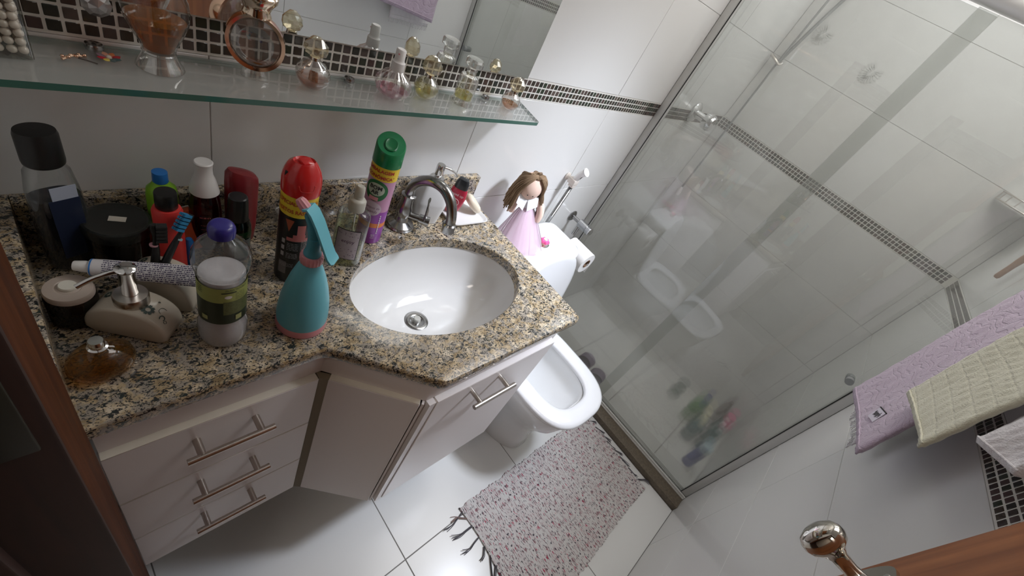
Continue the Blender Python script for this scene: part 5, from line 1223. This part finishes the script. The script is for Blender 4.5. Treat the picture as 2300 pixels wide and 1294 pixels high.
t2, pt2 = towel('hand_towel', 'cream hand towel hanging in front of the lilac one', 'towels on the rail', 1.000, 1.230, 1.575, 1.175, YD + .120, TEXTIL_C, 8, amp=.006, back=.010, skew=.010, zf=lambda u: .010 - .02 * u)
t3, pt3 = towel('hand_towel', 'white hand towel hanging nearest to the open door', 'towels on the rail', .905, 1.015, 1.575, 1.255, YD + .100, TEXTIL_W, 12, amp=.005, back=.014, zf=lambda u: .02 - .03 * u)
t4, pt4 = towel('bath_towel', 'white fringed towel showing below the lilac one, against the wall', 'towels on the rail', 1.345, 1.545, 1.575, .960, YD + .050, TEXTIL_W, 16, amp=.004, back=.010)
bm = nb()
for k in range(46):
    p = Vector(pt4(k / 45, 1, 0)); tube(bm, [p, p + Vector((random.uniform(-.003, .003), random.uniform(-.003, .003), -.010)), p + Vector((random.uniform(-.005, .005), random.uniform(-.003, .003), -.018))], .0008, 4)
obj('fringe', bm, TEXTIL_W, t4, kind='stuff')
# ================================================================== RUG
t = thing('rug', 'woven rag rug in cream, pink and grey with knotted fringes, in front of the toilet', 'rug', (1.30, -.805, 0), -.012)
bm = nb(); nx, ny = 120, 64; W2, H2 = .386, .206; G = []
rnd = random.Random(2)
ez = [rnd.uniform(-.0045, .0045) for _ in range(nx + 1)]; ez2 = [rnd.uniform(-.0045, .0045) for _ in range(nx + 1)]
for j in range(ny + 1):
    row = []
    for i in range(nx + 1):
        x = -W2 + 2 * W2 * i / nx; v = j / ny; y = -H2 + 2 * H2 * v
        if v < .06: y += ez[i] * (1 - v / .06) + .012 * math.sin(x * 5)
        if v > .94: y += ez2[i] * (v - .94) / .06
        x2 = x + .006 * math.sin(y * 16) * abs(x) / W2
        z = .0062 + .0012 * ((i + j) % 2) + .0009 * math.sin(x * 70) * math.sin(y * 90) + .0006 * rnd.random()
        row.append(bm.verts.new((x2, y, z)))
    G.append(row)
for j in range(ny):
    for i in range(nx): bm.faces.new((G[j][i], G[j][i + 1], G[j + 1][i + 1], G[j + 1][i]))
bnd = [G[0][i] for i in range(nx + 1)] + [G[j][nx] for j in range(1, ny + 1)] + [G[ny][i] for i in range(nx - 1, -1, -1)] + [G[j][0] for j in range(ny - 1, 0, -1)]
lo = [bm.verts.new((v.co.x, v.co.y, .0008)) for v in bnd]
for i in range(len(bnd)): bm.faces.new((bnd[i], bnd[(i + 1) % len(bnd)], lo[(i + 1) % len(bnd)], lo[i]))
bm.faces.new(lo); rb = obj('woven_field', bm, RUGM, t, ang=80)
FRM = pm('grey_yarn', (.10, .095, .11), .95); FRM2 = pm('taupe_yarn', (.30, .22, .20), .95)
def fringe(sx, y, L_, ang, c, m):
    p = Vector((sx, y, .004)); d = Vector((math.cos(ang), math.sin(ang), 0)); n_ = Vector((-d.y, d.x, 0)); bm = nb()
    for k in range(5):
        o = n_ * rnd.uniform(-.003, .003); P = [p + o, p + d * L_ * .33 + n_ * c * .5 + o, p + d * L_ * .66 + n_ * c + o * 1.6, p + d * L_ * rnd.uniform(.9, 1.1) + n_ * c * rnd.uniform(.6, 1.3) + o * 3]
        q = smoothpath(P, 4)
        for i, v in enumerate(q): v.z = .0032 + .0022 * k * .6
        tube(bm, q, .0011, 5)
    obj('fringe_tassel', bm, m, t)
for y, L_, a, c in ((.190, .085, PI + .05, .012), (.165, .050, PI - .1, -.020), (.135, .075, PI - .25, .012), (.095, .070, PI - .15, .016), (.060, .040, PI + .5, .01), (.030, .120, PI + .75, .02), (-.005, .125, PI + .95, -.015), (-.030, .11, PI + .9, .02), (-.060, .07, PI + .3, .01), (-.10, .07, PI + .1, -.01), (-.15, .06, PI, .01)):
    fringe(-W2 + .003, y, L_, a, c, FRM2 if abs(y - .165) < .001 else FRM)
for y, L_, a, c in ((.20, .030, .2, .008), (.165, .034, -.9, .006), (.13, .050, -1.3, .004), (.09, .055, -1.4, .008), (.05, .050, -1.35, -.004), (.01, .050, -1.2, .008), (-.03, .060, -1.45, .004), (-.09, .050, -1.3, -.008), (-.15, .055, -1.0, .014)):
    fringe(W2 - .003, y, L_, a, c, FRM)
# ================================================================== IN THE SHOWER
t = thing('shower_valve', 'round chrome shower valve on the back wall inside the shower', 'valve', (2.125, -.0015, 1.2220), 0)
bm = nb(); lathe(bm, [(.0001, 0), (.031, 0), (.032, .003), (.026, .010), (.013, .014)], 40, M=RX(PI / 2)); tube(bm, [(0, -.010, 0), (0, -.050, 0)], .012, 24); obj('flange', bm, CHROME, t); t.scale = (1.35,) * 3
bm = nb(); lathe(bm, [(.012, .040), (.022, .044), (.025, .050), (.025, .066), (.021, .074), (.0001, .077)], 36, M=RX(PI / 2)); obj('knob', bm, CHROME, t)
t = thing('shower_hose', 'thin grey shower hose hanging from a hook in the shower corner', 'hose', (2.475, -.030, 1.52), 0)
bm = nb(); tube(bm, smoothpath([(.010, -.020, -.010), (.012, -.022, -.10), (.014, -.024, -.25), (.012, -.030, -.42), (.000, -.036, -.56), (-.012, -.040, -.66)], 6), .0045, 8); obj('hanging_hose', bm, GREYR, t)
bm = nb(); tube(bm, smoothpath([(.006, -.022, -.008), (-.010, -.030, .20), (-.012, -.040, .45), (-.014, -.06, .70)], 5), .0045, 8); obj('hose_strand', bm, GREYR, t)
bm = nb(); tube(bm, smoothpath([(.014, -.022, -.006), (.022, -.060, .22), (.020, -.120, .46), (.015, -.20, .70)], 5), .0070, 8); obj('hose_strand', bm, GREYR, t)
bm = nb(); tube(bm, smoothpath([(-.006, .020, .004), (-.004, -.010, -.006), (.004, -.030, -.014), (.014, -.036, -.004)], 5), .0065, 8); obj('wall_hook', bm, STEEL, t)
bm = nb(); lathe(bm, [(.0001, -.03), (.010, -.028), (.014, -.010), (.010, .008), (.006, .02)], 18, M=T((-.014, -.042, -.675))); obj('hand_piece', bm, WHITEP, t)
# leaf reliefs on two far tiles
bm = nb()
for s in (-1, 1):
    for k in range(9):
        a = .15 + k * .26; L_ = .040 * (1 - .035 * abs(k - 4))
        vs_ = [(0, s * .003, -.018 + .006 * k * .4)]
        for u, wv in ((.35, .0045), (.8, .0052), (1.0, .0), (.8, -.0052), (.35, -.0045)):
            dx, dz = math.sin(a) * s, -math.cos(a)
            vs_.append((0, dx * L_ * u + -dz * wv * 1, -.018 + .0024 * k - dz * -L_ * u * 1 + dx * wv))
        bm.faces.new([bm.verts.new(v) for v in vs_])
lm = mesh('leaf_relief', bm, pm('pale_grey_glaze', (.64, .64, .62), .3))
for yy, zz, ro in ((-.125, 1.672, .5), (-.370, 1.640, .35)):
    o = bpy.data.objects.new('leaf_relief', lm); C.objects.link(o); o.parent = wr; o.location = (XF - .0012, yy, zz); o.rotation_euler = (ro, 0, 0)
# wire corner shelf
t = thing('corner_shelf', 'chrome wire corner shelf high in the far shower corner', 'shelf', (XF - .004, YD + .004, 1.50), 0)
bm = nb(); R_ = .15; P = [(-.002, R_, 0)] + [(-R_ * math.sin(a), R_ * math.cos(a), 0) for a in [PI / 2 * k / 12 for k in range(1, 12)]] + [(-R_, .002, 0)]
tube(bm, P, .0028, 8); tube(bm, [(p[0], p[1], .028) for p in P], .0028, 8); tube(bm, [(-.004, R_, .028), (-.004, .004, .028), (-R_, .004, .028)], .0028, 8)
for p in P[::2]: tube(bm, [p, (p[0], p[1], .028)], .002, 6)
obj('wire_rim', bm, STEEL, t)
bm = nb(); prism(bm, [(0, 0)] + [(p[0], p[1]) for p in P], -.003, .0); obj('shelf_plate', bm, ALU, t)
# long wooden brush on the towel wall
t = thing('back_brush', 'long-handled wooden back brush hanging inside the shower', 'brush', (2.12, YD + .022, 1.33), 0)
bm = nb(); tube(bm, smoothpath([(0, 0, 0), (0, .001, .05), (0, .003, .15), (0, .004, .24)], 5), [.0055] + [.0085] * 5 + [.010] * 10, 14, flat=.7); obj('brush_handle', bm, WOODL, t)
bm = nb(); lathe(bm, [(.0001, .22), (.012, .222), (.028, .25), (.032, .29), (.026, .33), (.0001, .345)], 28, sy=.35); obj('brush_head', bm, WOODL, t)
# bottles on the shower floor
def shb(name, label, cat, x, y, prof, mat, cap=None, capm=None, sy=.8, rz=0, grp='bath things on the shower floor'):
    t = thing(name, label, cat, (x, y, .0005), rz, grp); t.scale = (1.12, 1.12, .82); bm = nb(); lathe(bm, prof, 28, sy=sy); obj('bottle_body', bm, mat, t)
    if cap: bm = nb(); lathe(bm, cap, 24, sy=sy); obj('cap', bm, capm, t)
    return t
def bp(r_, h): return [(.0001, 0), (r_ * .92, 0), (r_, .004), (r_, h * .8), (r_ * .8, h * .93), (r_ * .5, h), (.0001, h)]
shb('cleanser_tube', 'slim dark blue bottle with an ice blue cap on the shower floor', 'bottle', 2.048, -1.066, bp(.024, .165), SANDB, [(.021, .150), (.024, .155), (.024, .196), (.0001, .198)], BLUECAP, sy=.95)
shb('shampoo_bottle', 'large dark teal bottle with a white cap on the shower floor', 'bottle', 2.235, -1.062, bp(.036, .190), TEAL, [(.013, .185), (.014, .188), (.013, .215), (.0001, .217)], WHITEP)
shb('conditioner_bottle', 'clear teal bottle with a cream cap on the shower floor', 'bottle', 2.205, -.990, bp(.036, .150), TEAL, [(.013, .146), (.014, .15), (.013, .172), (.0001, .174)], CREAMM)
shb('bath_gel_bottle', 'leaf green bottle with a blue cap on the shower floor', 'bottle', 2.335, -.935, bp(.040, .170), LGREEN, [(.017, .165), (.018, .17), (.017, .205), (.0001, .207)], SANDB)
shb('pink_cap_bottle', 'brown bottle with a bright pink cap at the shower corner', 'bottle', 2.395, -1.085, bp(.030, .130), BROWNP, [(.026, .120), (.028, .125), (.027, .170), (.0001, .172)], HOTPINK)
shb('oil_bottle', 'dark brown bottle standing against the far shower wall', 'bottle', 2.465, -1.040, bp(.024, .175), BROWNP, [(.012, .172), (.012, .195), (.0001, .197)], BROWNP)
for nm, lb_, x, y, r_, m in (('mesh_sponge', 'cream mesh sponge among the shower bottles', 2.415, -.985, .042, CREAMM), ('round_sponge', 'round dark green sponge alone on the shower floor', 2.395, -.815, .034, GREENDARK)):
    bm = nb(); bmesh.ops.create_icosphere(bm, subdivisions=3, radius=r_); rnd = random.Random(4)
    for v in bm.verts: v.co *= 1 + rnd.uniform(-.10, .10); v.co.z *= .85
    o = obj(nm, bm, m, ang=80); o.location = (x, y, r_ * .9); tag(o, lb_, 'sponge', 'bath things on the shower floor')
# slippers by the wall behind the toilet
for k, (x, y, a) in enumerate(((1.905, -.50, .25), (1.93, -.395, .05))):
    t = thing('slipper', ('dark lilac rubber slipper nearer to the shower track', 'dark lilac rubber slipper nearer to the back wall')[k], 'slipper', (x, y, .0005), a, 'slippers in the shower')
    bm = nb(); rg = [[(px * (1.0 if px < 0 else .85), py * (1.0 if px > 0 else .85), z) for px, py, z in sring(0, 0, z0, a_, b_, 2.6, 32)] for a_, b_, z0 in ((.098, .038, 0), (.102, .042, .004), (.102, .042, .014), (.098, .038, .018))]
    loft(bm, rg); so = obj('sole', bm, PURPLED, t)
    bm = nb(); rg = []
    for i in range(9):
        u = PI * i / 8; rg.append([(xx, .041 * math.cos(u), .012 + .040 * math.sin(u)) for xx in (.005, .060)] + [(xx, .038 * math.cos(u), .012 + .037 * math.sin(u)) for xx in (.060, .005)])
    loft(bm, rg); obj('strap', bm, PURPLED, t)
# lamp housing out of view, added to go with the ceiling fill
t = thing('added_ceiling_lamp', 'square white lamp housing added out of view over the toilet', 'lamp', (1.62, -.62, ZC - .001), 0)
bm = nb(); box(bm, (0, 0, -.018), (.30, .30, .034), bev=.006); obj('lamp_housing', bm, WHITEP, t)
# glowing window added out of view in the far wall, for shower light
m, N_, L_, b_ = new_mat('added_window_glow'); b_.inputs['Emission Color'].default_value = (.86, .93, 1, 1); b_.inputs['Emission Strength'].default_value = 1.5
bm = nb(); box2(bm, (XF - .022, -.99, 1.98), (XF - .002, -.21, 2.34), bev=.002)
wn = obj('added_window_1', bm, WHITEP, kind='structure')
bm = nb(); box2(bm, (XF - .026, -.955, 2.01), (XF - .0225, -.245, 2.31)); obj('glowing_pane', bm, m, wn)
